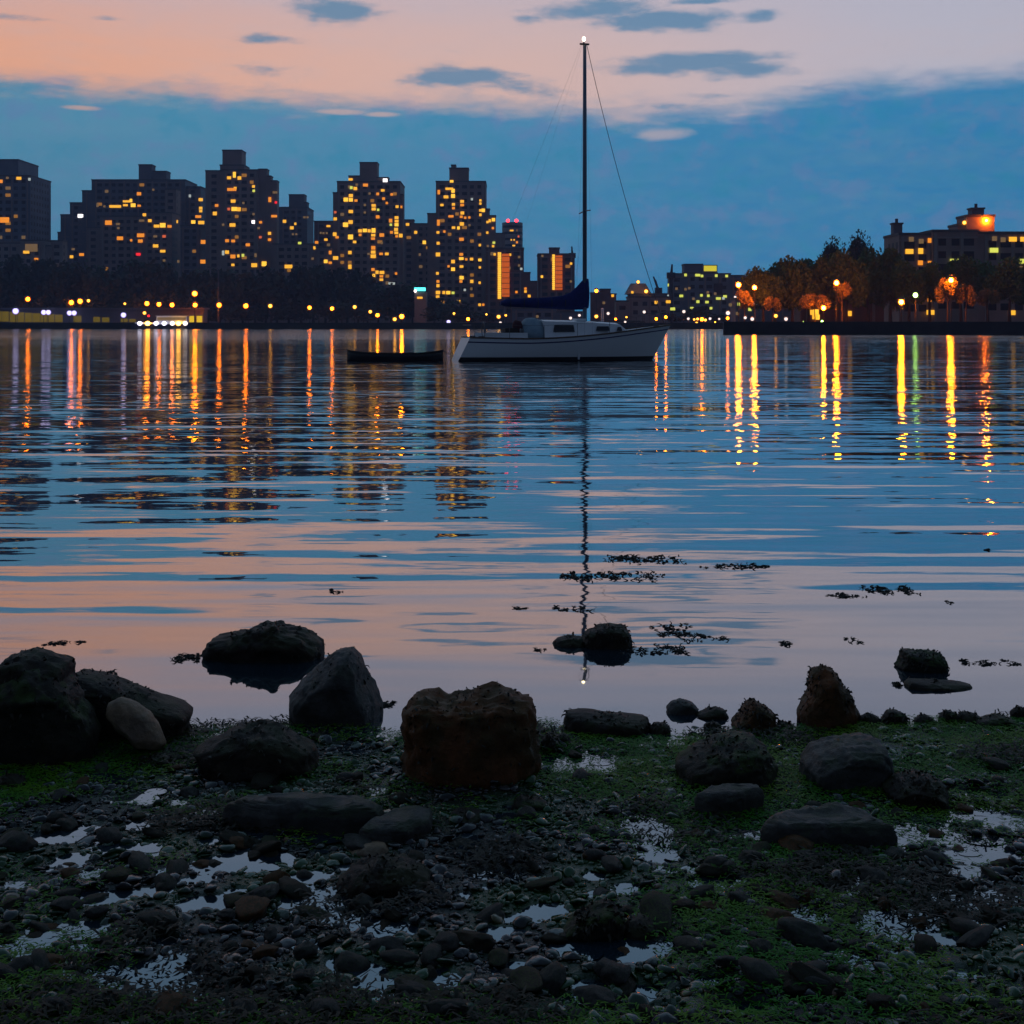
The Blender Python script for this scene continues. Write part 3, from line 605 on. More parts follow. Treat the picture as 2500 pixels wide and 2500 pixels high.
root = building("flat_roofed_complex", "wide grey complex with a glowing yellow rooftop box, centre right", K5,
         [(655, 815, 425), (815, 1128, 418, None, -.5), (1128, 1252, 425), (1252, 1380, 442), (1380, 1470, 448, None, 2), (815, 988, 336, 418, 2)], 540, BRICK[4],
         [(785, 628, 34, 14, "g"), (825, 430, 22, 26, "g"), (940, 432, 46, 22, "g"), (980, 440, 14, 12, "g"), (1115, 437, 24, 26, "g"), (1213, 440, 22, 24, "g"), (668, 525, 14, 28, "g"), (975, 622, 24, 24, "g"), (1040, 626, 22, 18, "g"),
          (942, 682, 28, 28, "g"), (1027, 686, 32, 22, "g"), (1135, 652, 44, 16, "g"), (1197, 632, 34, 16, "g"), (1182, 650, 16, 18, "p"), (665, 685, 38, 24, "g"), (697, 748, 56, 12, "g"), (885, 744, 32, 12, "g"), (1065, 744, 18, 12, "g"),
          (825, 565, 14, 12, "d"), (900, 655, 14, 12, "d"), (1035, 595, 14, 10, "d"), (1248, 710, 28, 14, "d"), (665, 628, 10, 10, "p"), (860, 555, 12, 10, "d"), (740, 560, 10, 8, "d"), (1105, 606, 10, 10, "d")], depth=18)
a, c = at(K5(990, 335), 540), at(K5(1126, 416), 540)
MB().box(a.x - root.location.x, c.x - root.location.x, -.2, 7, c.z - 1.9 + .6, a.z - 1.9).put("rooftop_box", BRICK[2], root)
MB().box(a.x - root.location.x + .35, c.x - root.location.x - .35, -.32, -.2, c.z - 1.9 + .95, a.z - 1.9 - .35).put("lit_panel", emat("rooftop_glow", (.72, .60, .03), .95), root)
a, c = at(K5(1090, 510), 540), at(K5(1172, 618), 540)
MB().box(a.x - root.location.x, c.x - root.location.x, -.62, -.45, c.z - 1.9, a.z - 1.9).put("recess_shade", M_GLASS, root)  # dark panel stands in for the shade of a wall recess
def crane(K, x0, y0, x1, y1, Y, label, base=None):
    p0, p1 = at(K(x0, y0), Y), at(K(x1, y1), Y); bz = 1.9
    r = empty("crane", (p0.x, Y, bz), label, "crane")
    MB().tube([(0, 0, 0), (0, 0, p0.z - bz)], .9, 6).put("tower_mast", M_BLACK, r)
    d = Vector((p1.x - p0.x, 0, p1.z - p0.z))
    MB().tube([(0, -1, p0.z - bz), Vector((0, -1, p0.z - bz)) + d], [.7, .35], 6).put("jib", M_BLACK, r)
    MB().tube([(0, -1.2, p0.z - bz + 1), Vector((0, -1.2, p0.z - bz + 1.5)) + d * .55], [.12, .12], 4).put("stay_cable", M_BLACK, r)
    MB().box(-1.6, 1.6, -1.4, 1.4, p0.z - bz - 1, p0.z - bz + 1.4).put("cab", M_BLACK, r)
crane(K5, 688, 440, 696, 330, 530, "dark crane mast rising by the left end of the grey complex")
crane(K5, 570, 580, 520, 445, 600, "thin slanting crane jib left of the grey complex")
crane(K3, 1612, 560, 1606, 470, 640, "thin crane jib behind the smaller stairwell tower")

# kiosk with a cyan sign
p = at(K2(1645, 1105), 470); root = empty("kiosk", (p.x, 470, 1.9), "pale kiosk building under a glowing cyan sign among shore trees", "kiosk")
s = 640 / 1932 * 470 / F
MB().box(-1.9, 2.4, 0, 5, 0, p.z - 1.9 - 1.0).put("wall", BRICK[2], root)
MB().box(-40 * s, 42 * s, -.5, 0.1, p.z - 1.9 - 13 * s, p.z - 1.9 + 12 * s).put("sign_box", WIN["c"], root)
link("window", WMESH["y"], root, (0, -.05, p.z - 1.9 - 63 * s), (0, 0, 0), (40 * s, .15, 15 * s))
link("spotlight", BULB["w"], root, (-32 * s, -.8, p.z - 1.9 - 14 * s), (0, 0, 0), (.55, .55, .55))

# ------------------------------------------------------------------ left shore: pavilion, ferry, pole, lamps, trees
GL = 2.0
a = at(K1(-60, 1262), 446); c = at(K1(1500, 1345), 446)
root = empty("pavilion", (a.x, 446, GL), "long low waterside pavilion with yellow lit bays on the far left", "pavilion")
zt = at(K1(0, 1255), 446).z - GL; zb = max(at(K1(0, 1348), 446).z - GL, .1)
MB().box(0, c.x - a.x, 0, 6, 0, zt).put("wall", BRICK[1], root)
MB().box(-.6, c.x - a.x + .6, -.9, 6.6, zt + .01, zt + .6).put("roof", BRICK[1], root)
M_BAYL = emat("pavilion_light", (.50, .34, .012), .22)
for (x0, x1) in [(-50, 12), (16, 65), (72, 125), (130, 178), (184, 235), (240, 296), (300, 345), (350, 400), (405, 462), (540, 600), (688, 738), (752, 806), (890, 942), (952, 1002)]:
    u0, u1 = at(K1(x0, 0), 446).x - a.x, at(K1(x1, 0), 446).x - a.x
    y1 = 1268 + max(0, x0) * .06
    MB().box(u0, u1, -.12, .05, max(at(K1(0, min(y1 + 75, 1348)), 446).z - GL, .15), at(K1(0, y1), 446).z - GL).put("lit_bay", M_BAYL, root)
for (x0, x1, y0, y1) in [(1382, 1430, 1302, 1352), (1450, 1490, 1302, 1352)]:
    u0, u1 = at(K1(x0, 0), 446).x - a.x, at(K1(x1, 0), 446).x - a.x
    MB().box(u0, u1, -.12, .05, .2, at(K1(0, y0), 446).z - GL).put("lit_bay", emat("bay_light", (.85, .55, .02), .9), root)

fx0, fx1 = at(K1(985, 0), 425).x, at(K1(1445, 0), 425).x; fl = fx1 - fx0
root = empty("ferry", ((fx0 + fx1) / 2, 425, 0), "white ferry with a row of seven bright deck lamps below the path lamps", "ferry")
M_WHITE = pmat("white_paint", (.78, .79, .82), .45, (.82, .82, .84), 1.2)
h = fl / 2
MB().loft([[(-h, -2.2, .0), (-h, 2.2, 0), (-h - .4, 2.6, 1.7), (-h - .4, -2.6, 1.7)], [(0, -3, -.2), (0, 3, -.2), (0, 3.2, 1.5), (0, -3.2, 1.5)], [(h * .7, -2, -.2), (h * .7, 2, -.2), (h * .76, 2.4, 1.8), (h * .76, -2.4, 1.8)], [(h * .93, -.2, 0), (h * .93, .2, 0), (h, .3, 2.2), (h, -.3, 2.2)]]).put("hull", pmat("ferry_hull", (.03, .035, .06), .4), root)
MB().box(-h * .9, h * .72, -2.3, 2.3, 1.55, 2.1).put("deck_house", M_WHITE, root)
w0, w1 = at(K1(1165, 0), 425).x - root.location.x, at(K1(1385, 0), 425).x - root.location.x
zc0, zc1 = at(K1(0, 1345), 425).z, at(K1(0, 1305), 425).z
MB().box(w0, w1, -1.8, 1.8, 2.1, zc1).put("cabin", M_WHITE, root)
MB().box(w0 + .2, w1 - .2, -1.86, -1.8, zc0 + .35, zc1 - .35).put("window_strip", WIN["d"], root)
MB().box(w0 - .3, w1 + .3, -2.0, 2.0, zc1 + .01, zc1 + .18).put("cabin_roof", M_WHITE, root)
for x, ty in ((1030, "b"), (1088, "y"), (1150, "b"), (1210, "b"), (1270, "w"), (1315, "y"), (1365, "w")):
    q = at(K1(x, 1357), 422); link("deck_lamp", BULB[ty], root, (q.x - root.location.x, -3.0, q.z), (0, 0, 0), (.78, .78, .7))

p = at(K1(1610, 960), 440); root = empty("tall_pole", (p.x, 440, GL), "tall thin grey light pole standing above the dark left trees", "pole")
MB().tube([(0, 0, 0), (0, 0, p.z - GL)], [.32, .16], 8).put("pole", M_METAL, root)
MB().tube([(0, 0, p.z - GL), (-.8, 0, p.z - GL + .6), (-2.6, 0, p.z - GL + .8)], .12, 6).put("arm", M_METAL, root)
MB().box(-3.6, -2.2, -.3, .3, p.z - GL + .62, p.z - GL + .88).put("lamp_head", M_METAL, root)

LEFT_LAMPS = [(K1, 205, 1178, "o", .62, "orange path lamp standing alone at the left end of the shore"),
    (K1, 525, 1203, "o", .66, "orange path lamp, left one of a close pair left of the ferry"), (K1, 590, 1194, "o", .66, "orange path lamp, right one of a close pair left of the ferry"),
    (K1, 652, 1190, "y", .42, "small amber lamp just right of the close orange pair"), (K1, 920, 1212, "y", .32, "faint small amber lamp above the gap between pavilion bays"),
    (K1, 1083, 1210, "o", .62, "orange path lamp, left of three evenly spaced above the ferry"), (K1, 1172, 1216, "o", .60, "orange path lamp, middle of three evenly spaced above the ferry"),
    (K1, 1268, 1221, "o", .60, "orange path lamp, right of three evenly spaced above the ferry"), (K1, 1435, 1138, "O", .66, "highest orange lamp of the left shore, upper one of two in line"),
    (K1, 1438, 1222, "o", .60, "orange path lamp directly under the highest shore lamp"), (K1, 1615, 1222, "o", .62, "orange path lamp at the foot of the tall thin pole"),
    (K1, 1812, 1228, "o", .62, "orange path lamp next right of the tall thin pole"), (K1, 115, 1266, "b", .72, "bluish white floodlight nearest the left edge"),
    (K1, 322, 1275, "b", .60, "bluish white floodlight, left of a touching pair over the pavilion"), (K1, 356, 1275, "b", .60, "bluish white floodlight, right of a touching pair over the pavilion"),
    (K1, 512, 1280, "b", .60, "bluish white floodlight, left of a pair below the orange pair"), (K1, 546, 1280, "b", .60, "bluish white floodlight, right of a pair below the orange pair"),
    (K1, 910, 1295, "b", .62, "single bluish white floodlight left of the ferry"), (K1, 1065, 1280, "y", .42, "small amber lamp above the ferry stern"), (K1, 1095, 1301, "r", .26, "small red lamp above the ferry stern"),
    (K2, 543, 1228, "y", .50, "amber lamp right of the last big orange path lamp"), (K2, 832, 1241, "o", .50, "orange lamp alone under the middle of the dark tree mass"), (K2, 998, 1248, "o", .48, "orange lamp left of the lit tower foot"),
    (K2, 1165, 1236, "y", .46, "amber lamp below the foot of the lit tower"), (K2, 1280, 1271, "y", .42, "small amber lamp, upper left of two near the shoreline"), (K2, 1333, 1297, "o", .50, "orange lamp, lower right of two near the shoreline"),
    (K2, 1460, 1326, "y", .46, "amber lamp just left of the brightest lamp near the kiosk"), (K2, 1512, 1306, "O", .60, "brightest orange lamp below and left of the kiosk"),
    (K2, 1857, 1345, "b", .46, "bluish white lamp low on the shore right of the kiosk"), (K2, 1897, 1285, "y", .34, "tiny amber lamp right of the kiosk"),
    (K4, 250, 420, "O", .55, "bright orange lamp left of the sailboat stern"), (K4, 385, 385, "y", .32, "tiny amber lamp above the sailboat stern"), (K4, 475, 402, "y", .62, "yellow lamp under the outer end of the boom"),
    (K4, 527, 392, "y", .40, "amber lamp just right of the boom end"), (K4, 488, 447, "w", .42, "white lamp low beside the sailboat cockpit"),
    (K4, 1005, 412, "w", .45, "white lamp above the cabin roof, left of a close pair"), (K4, 1070, 392, "w", .42, "white lamp above the cabin roof, right of a close pair"), (K4, 1105, 432, "o", .36, "small orange lamp just above the cabin roof"),
    (K4, 1195, 400, "y", .60, "amber lamp right of the mast above the cabin"), (K4, 1282, 378, "w", .45, "white lamp next to the white post beyond the cabin"), (K4, 1338, 420, "o", .40, "orange lamp above the front end of the cabin"),
    (K4, 1195, 212, "o", .60, "orange lamp on the roof line right of the sail cover"), (K4, 1548, 367, "w", .46, "white lamp above the foredeck"), (K4, 1636, 418, "o", .48, "orange lamp above the bow, left of two"),
    (K4, 1707, 405, "o", .50, "brighter orange lamp above the bow, right of two"), (K4, 1417, 405, "y", .34, "tiny amber lamp above the foredeck start"), (K4, 1408, 441, "w", .36, "tiny white lamp low over the foredeck")]
for i, (K, x, y, ty, r, lab) in enumerate(LEFT_LAMPS):
    lamp(K(x, y), 428 if K is K4 else 442 if ty == "b" and K is K1 else 455 if K is K1 and x < 1400 and y < 1250 else 438, ty, r * (1.62 if K is not K4 else 1.2), lab, "lamps along the far shore", GL)
root = lamp(K4(1240, 345), 426, "w", .001, "white slender post on the far shore right of the mast", None, GL, False, "white_post") if False else None
q = at(K4(1240, 345), 426); root = empty("white_post", (q.x, 426, GL), "short thick white post on the far shore right of the mast", "post")
MB().tube([(0, 0, 0), (0, 0, q.z - GL)], .45, 8).put("post", M_WHITE, root); MB().tube([(0, 0, q.z - GL), (0, 0, q.z - GL + .3)], [.6, .2], 8).put("cap", M_WHITE, root)

CEN = [(K5, 810, 775, "w", .5), (K5, 1228, 790, "w", .5), (K5, 852, 843, "w", .42), (K5, 908, 850, "y", .36), (K5, 1057, 842, "w", .42), (K5, 1143, 845, "w", .34), (K5, 760, 918, "w", .34), (K5, 1295, 640, "w", .44),
       (K5, 1338, 702, "w", .36), (K5, 1480, 695, "w", .36), (K5, 1433, 750, "y", .36), (K5, 940, 845, "y", .45), (K5, 930, 885, "y", .48), (K5, 1013, 855, "y", .45), (K5, 805, 928, "r", .45), (K5, 716, 900, "w", .26), (K5, 1105, 875, "y", .28)]
for (K, x, y, ty, r) in CEN:
    lamp(K(x, y), 422, ty, r * 1.15, "tiny distant lamp in the cluster of shore lights beyond the bow", "cluster of lights beyond the bow", GL)
lamp(K5(980, 848), 421, "o", .80, "big glaring orange lamp in the middle of the distant light cluster", "cluster of lights beyond the bow", GL)

# left tree band
def band(K, x, y): q = at(K(x, y), 1); return q
tops = [(-40, 905), (60, 880), (140, 905), (230, 905), (320, 925), (400, 960), (480, 965), (560, 930), (640, 935), (720, 965), (800, 985), (880, 950), (960, 930), (1040, 925), (1120, 925), (1200, 935), (1290, 945), (1370, 985), (1450, 1010), (1530, 985), (1620, 990), (1700, 985), (1790, 1000), (1880, 1005),
        (1960, 1000), (2040, 970), (2130, 960), (2220, 955), (2310, 955), (2400, 975), (2480, 985), (2560, 985), (2640, 1010), (2710, 1090), (2790, 1130), (2880, 1100), (2960, 1085), (3040, 1110), (3200, 1170), (3290, 1190)]
for i, (x, y) in enumerate(tops):
    Y = 474 + random.uniform(-6, 22); q = at(K1(x, y), Y); wd = random.uniform(13, 17)
    tree(q.x, Y, GL, q.z + .8, wd, CROWN_FAR, "dark leafy tree in the unlit row along the far left shore", "trees along the far left shore", lift=.14)
    if i % 2 == 0 and x < 2750:
        Y2 = 463 + random.uniform(-2, 4); q = at(K1(x + 40, y + 190 + random.uniform(-20, 60)), Y2)
        tree(q.x, Y2, GL, q.z, 11, CROWN_FAR, "lower dark tree in the front row along the far left shore", "trees along the far left shore", lift=.12)
for i, (K, x, y, w) in enumerate([(K4, 60, 330, 12), (K4, 160, 350, 10), (K4, 300, 370, 10), (K4, 400, 380, 9), (K5, 900, 735, 9), (K5, 965, 725, 9), (K5, 1120, 800, 8), (K5, 740, 800, 7), (K4, 1350, 420, 8), (K4, 1480, 430, 8), (K4, 760, 430, 9), (K4, 900, 440, 9)]):
    Y = 440; q = at(K(x, y), Y); tree(q.x, Y, GL, q.z, w, CROWN_FAR, "small dark tree on the distant shore behind the sailboat", "trees behind the sailboat", lift=.1)

building("far_block", "long dark low block far behind the trees of the right bank", K6, [(60, 420, 655), (420, 1120, 610), (1120, 2400, 640)], 420, BRICK[1], [(118, 685, 24, 16, "g"), (220, 680, 20, 16, "p"), (60, 690, 18, 14, "d"), (184, 718, 16, 14, "g"), (105, 745, 10, 10, "d")], depth=10)
# ------------------------------------------------------------------ right bank: housing block, trees, lamps
GR = 1.55
hw = [(1200, 350, 48, 32, "y"), (1272, 347, 26, 38, "y"), (1270, 422, 20, 28, "o"), (1333, 425, 26, 30, "o"), (1333, 280, 30, 22, "o"), (1212, 272, 16, 14, "d"), (1275, 285, 16, 14, "d"), (1103, 508, 32, 22, "g"), (1728, 342, 14, 26, "g"), (1750, 342, 14, 18, "g"),
      (1510, 412, 24, 24, "g"), (1475, 412, 10, 10, "g"), (1850, 272, 16, 26, "y"), (1868, 272, 16, 26, "y"), (1922, 272, 20, 28, "y"), (1797, 275, 16, 16, "d"), (1742, 268, 16, 16, "d"), (1918, 412, 18, 22, "g"), (1740, 570, 32, 16, "o"), (1922, 575, 24, 34, "y"), (1922, 650, 24, 34, "y"),
      (1858, 655, 28, 18, "d"), (1858, 740, 32, 18, "y"), (1272, 655, 24, 28, "y"), (1332, 655, 24, 22, "o"), (1325, 738, 14, 26, "y"), (1343, 738, 14, 26, "y"), (815, 745, 32, 24, "y"), (1275, 495, 12, 10, "g"), (1505, 495, 26, 12, "o"), (1100, 580, 26, 24, "d"), (1735, 500, 20, 30, "d")]
root = building("housing_block", "brown brick housing block on the right bank with a lit roof penthouse", K6,
         [(1040, 1350, 246), (1350, 1640, 226, None, -1.2), (1640, 2160, 238, None, -.4), (1568, 1744, 130, 226, 2), (1508, 1568, 188, 226, 2.5)], 290, BRICK[0], hw, depth=22, ground=GR, grid=(2.9, 2.75))
rl = root.location
wall_light(K6(1693, 152), 291.6, "R", .50, root); wall_light(K6(1552, 166), 292.1, "y", .52, root)
for x, y0, y1, w in ((1120, 240, 178, 1.0), (1629, 128, 82, 1.35)):
    q0, q1 = at(K6(x, y0), 296), at(K6(x, y1), 296)
    MB().box(q0.x - rl.x - w, q0.x - rl.x + w, 5, 5 + 2 * w, q0.z - GR - 2, q1.z - GR).put("chimney", BRICK[1], root)
    MB().box(q0.x - rl.x - w - .2, q0.x - rl.x + w + .2, 4.8, 5.2 + 2 * w, q1.z - GR, q1.z - GR + .35).put("chimney_cap", M_TRIM, root)
    MB().tube([(q0.x - rl.x, 5 + w, q1.z - GR + .35), (q0.x - rl.x, 5 + w, q1.z - GR + 1.3)], .35, 8).put("flue", M_BLACK, root)
# low annex under the trees, ground floor washed by lamps
building("low_annex", "low brick annex behind the trees left of the housing block", K6, [(450, 700, 690), (700, 1040, 665)], 262, BRICK[3],
         [(605, 735, 14, 26, "Y"), (598, 765, 14, 22, "y"), (612, 768, 14, 22, "Y"), (575, 738, 10, 16, "y"), (815, 745, 32, 22, "y")], depth=12, ground=GR, grid=(3.2, 3))

def rtree(x, top, bottom, wpx, Y, crowns, label, tw=1.0):
    q = at(K6(x, top), Y); qb = at(K6(x, bottom), Y); s = 740 / 1932 * Y / F
    return tree(q.x, Y, GR, q.z, wpx * s, crowns, label, "trees on the right bank", qb.z, tw)
rtree(270, 470, 700, 230, 232, CROWN_NEAR, "leftmost big green tree at the tip of the right bank")
rtree(345, 440, 700, 220, 246, CROWN_NEAR, "green tree behind the leftmost one at the tip of the right bank")
rtree(455, 408, 705, 240, 236, CROWN_NEAR, "round green tree second along the right bank")
rtree(560, 418, 690, 220, 250, CROWN_NEAR, "green tree just left of the two tall dark crowns")
rtree(705, 292, 620, 190, 300, CROWN_DARK, "tall dark tree, left one of two dark crowns above the row")
rtree(875, 252, 600, 185, 305, CROWN_DARK, "tallest dark tree with rounded top left of the housing block")
rtree(640, 400, 690, 230, 240, CROWN_NEAR, "green tree left of the lamp in the middle of the row")
rtree(800, 370, 690, 260, 238, CROWN_NEAR, "broad green tree just right of the middle lamp")
rtree(940, 352, 690, 230, 248, CROWN_NEAR, "broad green tree below the tallest dark crown")
rtree(1080, 352, 690, 230, 252, CROWN_NEAR, "broad green tree covering the left corner of the housing block")
rtree(1200, 430, 680, 210, 244, CROWN_NEAR, "lower green tree in front of the housing block beside the white green lamp")
rtree(1330, 440, 660, 180, 246, CROWN_NEAR, "small green tree between housing block windows")
rtree(1530, 400, 640, 230, 250, CROWN_NEAR, "green tree behind the orange lit trees")
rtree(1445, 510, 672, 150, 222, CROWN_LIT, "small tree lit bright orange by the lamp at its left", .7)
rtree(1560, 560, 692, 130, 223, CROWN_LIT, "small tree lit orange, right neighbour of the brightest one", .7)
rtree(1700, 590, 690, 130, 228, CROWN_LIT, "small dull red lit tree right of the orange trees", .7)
rtree(1700, 430, 640, 240, 256, CROWN_NEAR, "dark green tree behind the dull red lit one")
rtree(1840, 410, 660, 260, 236, CROWN_NEAR, "broad dark green tree near the right edge")
rtree(1960, 470, 680, 240, 240, CROWN_NEAR, "green tree cut by the right edge of the view")
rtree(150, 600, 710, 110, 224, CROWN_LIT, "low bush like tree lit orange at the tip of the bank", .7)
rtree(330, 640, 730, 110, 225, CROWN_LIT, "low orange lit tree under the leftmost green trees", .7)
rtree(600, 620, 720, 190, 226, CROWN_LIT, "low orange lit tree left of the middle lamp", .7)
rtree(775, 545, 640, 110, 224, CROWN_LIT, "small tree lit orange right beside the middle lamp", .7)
RL = [(112, 563, "O", .40, "big orange street lamp at the very tip of the right bank", 219), (215, 580, "o", .36, "orange street lamp against the leftmost big tree", 221.5), (737, 550, "O", .40, "orange street lamp in the middle of the right tree row", 220.5),
      (655, 710, "o", .36, "low orange lamp left of the middle lamp near the annex", 222.5), (1150, 672, "O", .42, "orange street lamp before the housing block on dark trunks", 212), (1467, 533, "O", .42, "orange street lamp among the brightly lit small trees", 218.8),
      (1240, 628, "g", .34, "whitish green street lamp right of a big orange one", 214), (350, 760, "y", .27, "small amber lamp under the leftmost trees", 216), (415, 780, "w", .25, "small white lamp low on the bank under the second tree", 216),
      (200, 780, "w", .25, "small white lamp low at the tip of the bank", 216), (45, 742, "w", .28, "small white lamp over the seawall end", 214), (43, 775, "o", .24, "tiny orange lamp over the seawall end", 214), (155, 772, "w", .2, "tiny white lamp left of the small white one on the bank tip", 216),
      (525, 803, "g", .16, "tiny greenish lamp just above the seawall", 216), (645, 795, "g", .16, "tiny yellowish lamp below the low orange lamp", 216)]
for (x, y, ty, r, lab, Y) in RL:
    lamp(K6(x, y), Y, "R" if ty in "oO" and r > .3 else ty, r * 1.35, lab, "street lamps on the right bank", GR)
# path and bollards on the bank
tag(link("footpath", mesh("footpath", [(PX + 2, 203, GR + .004), (500, 200, GR + .004), (500, 206, GR + .004), (PX + 2, 208, GR + .004)], [(0, 1, 2, 3)], pmat("asphalt_path", (.06, .055, .05), .9, (.08, .075, .07), .8))), "paved footpath behind the seawall", None, None, "structure")

# ------------------------------------------------------------------ sailboat
YB = 3235 * CAMZ / (680 * S19 - YH); SB = S19 * YB / F                 # metres per 1932-pixel at the boat
yaw = math.radians(13); cy = math.cos(yaw)
bx = (1075 - 966) * SB
boat = empty("sailboat", (bx, YB + .6, 0), "white sailboat at anchor with tall bare mast and navy sail cover", "sailboat", None, yaw)
def LX(px): return (px - 1075) * SB / cy
M_HULL = pmat("hull_white", (.84, .85, .86), .35, (.86, .86, .87), 2.0)
M_BOOT = pmat("boot_black", (.010, .010, .012), .4)
M_DECK = pmat("deck_grey", (.45, .45, .47), .6, (.52, .52, .54), 3)
M_NAVY = pmat("navy_canvas", (.008, .014, .11), .9, (.012, .018, .15), 6, bump=.5, bscale=9)
M_SPAR = pmat("mast_alloy", (.13, .16, .22), .45, metal=.1)
M_WIRE = pmat("rigging_wire", (.05, .05, .06), .5)
M_TEAK = pmat("teak", (.10, .05, .025), .7, (.14, .075, .04), 9)
deck0, deck1, wl0, wl1 = LX(879), LX(1268), LX(859), LX(1233)
def sheer(t): return 1.00 - .10 * math.sin(math.pi * min(t * 1.2, 1)) * .6 + .85 * max(0, t - .25) ** 1.55
def beam(t): return 1.52 * (max(0.0, 1 - (abs(t - .42) / .62) ** 2.4) ** .75 if t > .42 else 1 - .36 * ((.42 - t) / .42) ** 2)
def hull_ring(t, levels, side):
    zs = sheer(t); b_ = beam(t); out = []
    for z in levels:
        k = z / zs; x = (wl0 + (wl1 - wl0) * t) * (1 - k) + (deck0 + (deck1 - deck0) * t) * k
        wdt = b_ * (.80 + .20 * min(1, max(0, k)) ** .6) if k >= 0 else b_ * .80 * max(0, 1 + z / .75) ** .6
        out.append((x, side * wdt, z))
    return out
NT = 28
def strip(zf, name, mat, n):
    m = MB()
    for side in (-1, 1):
        rings = []
        for i in range(NT + 1):
            t_ = i / NT; lv = zf(sheer(t_)); rings.append(hull_ring(t_, [lv[0] + (lv[1] - lv[0]) * k / n for k in range(n + 1)], side))
        m.loft(rings, closed=False, caps=False)
    return m.put(name, mat, boat, smooth=True)
strip(lambda zs: (.17, zs), "hull", M_HULL, 6)
strip(lambda zs: (-.7, .17), "boot_stripe", M_BOOT, 5)
m = MB(); zs = sheer(0); lv = [-.7 + (zs + .7) * k / 8 for k in range(9)]
L_, R_ = hull_ring(0, lv, -1), hull_ring(0, lv, 1)
m.quad(*(L_ + R_[::-1])); m.put("transom", pmat("transom_white", (.84, .83, .82), .35, (.86, .85, .84), 2), boat)
m = MB(); rings = []
for i in range(NT + 1):
    t_ = i / NT; z = sheer(t_) - .04; x = deck0 + (deck1 - deck0) * t_; bb = beam(t_) * .995
    rings.append([(x, -bb, z), (x, -bb * .5, z + .05), (x, 0, z + .07), (x, bb * .5, z + .05), (x, bb, z)])
m.loft(rings, closed=False, caps=False); m.put("deck", M_DECK, boat, smooth=True)
m = MB()
for side in (-1, 1):
    m.tube([(deck0 + (deck1 - deck0) * i / NT, side * beam(i / NT), sheer(i / NT) + .02) for i in range(NT + 1)], .035, 6)
m.put("toe_rail", M_TEAK, boat)
strip(lambda zs: (zs - .20, zs - .15), "sheer_stripe", M_NAVY, 1).scale = (1, 1.006, 1)
for px in (900, 1235):
    for side in (-1, 1):
        tt = (LX(px) - deck0) / (deck1 - deck0); MB().box(LX(px) - .12, LX(px) + .12, side * beam(tt) * .86 - .03, side * beam(tt) * .86 + .03, sheer(tt) + .03, sheer(tt) + .09).put("cleat", M_METAL, boat)
for side in (-1, 1):
    m = MB(); x = LX(975); m.tube([(x, side * .95, 1.22), (x, side * .95, 1.40)], [.10, .085], 10); m.put("winch", M_METAL, boat, smooth=True)
# cabin trunk
def zb(y, K=K4): return CAMZ - (K(0, y)[1] - YH) * YB / F
c0, c1, c2 = LX(1018), LX(1150), LX(1183)
def cab(x, w, z0, z1): return [(x, -w, z0), (x, w, z0), (x, w * .86, z1), (x, 0, z1 + .07), (x, -w * .86, z1)]
m = MB(); m.loft([cab(c0, 1.0, .9, 1.72), cab(LX(1060), 1.02, .9, 1.70), cab(LX(1110), .95, .95, 1.66), cab(LX(1165), .72, 1.0, 1.58), cab(LX(1186), .55, 1.05, 1.22)])
m.put("cabin", M_WHITE, boat)
M_PORT = pmat("smoked_window", (.012, .014, .022), .12)
for (x0, x1, z0, z1, yy) in [(LX(1034), LX(1074), 1.26, 1.56, -1.0), (LX(1116), LX(1142), 1.30, 1.50, -.93), (LX(1158), LX(1168), 1.30, 1.47, -.79)]:
    w = abs(yy); MB().loft([[(x0, -w - .0, z0), (x0 + .06, -w + .06, z1), (x1 - .04, -w + .06, z1), (x1, -w, z0)], [(x0, -w + .25, z0), (x0 + .06, -w + .25, z1), (x1 - .04, -w + .25, z1), (x1, -w + .25, z0)]]).put("cabin_window", M_PORT, boat)
MB().box(LX(1085), LX(1103), -.35, .35, 1.74, 1.84).put("hatch", M_WHITE, boat)
# spray hood (pale blue), cockpit coaming, stowed gear
M_HOOD = pmat("pale_blue_canvas", (.18, .27, .34), .85, (.24, .32, .38), 5)
rings = []
for x, r_, hz in ((LX(982), .80, .62), (LX(992), .95, .88), (LX(1008), .98, .90), (LX(1022), .90, .74)):
    rings.append([(x, r_ * math.cos(a_), .98 + hz * math.sin(a_)) for a_ in [math.pi * k / 10 for k in range(11)]])
MB().loft(rings).put("spray_hood", M_HOOD, boat, smooth=True)
for side in (-1, 1): MB().box(LX(905), LX(985), side * 1.0 - .06, side * 1.0 + .06, .9, 1.22).put("cockpit_coaming", M_WHITE, boat)
MB().box(LX(948), LX(972), -.55, .35, .95, 1.42).put("locker_box", pmat("dark_brown_box", (.03, .02, .018), .8), boat)
m = MB(); m.tube([(LX(974), -.3, 1.0), (LX(975), -.3, 1.35), (LX(972), -.3, 1.62), (LX(968), -.28, 1.74)], [.16, .24, .22, .06], 10); m.put("folded_cover", pmat("maroon_cloth", (.06, .012, .018), .9), boat, smooth=True)
m = MB(); m.tube([(LX(915), 0, 1.0), (LX(915), 0, 1.38)], .05, 6); m.put("pedestal", M_METAL, boat)
m = MB(); wr = [(LX(912), .32 * math.cos(2*math.pi*k/16), 1.35 + .32 * math.sin(2*math.pi*k/16)) for k in range(17)]; m.tube(wr, .02, 6); m.put("steering_wheel", M_METAL, boat)
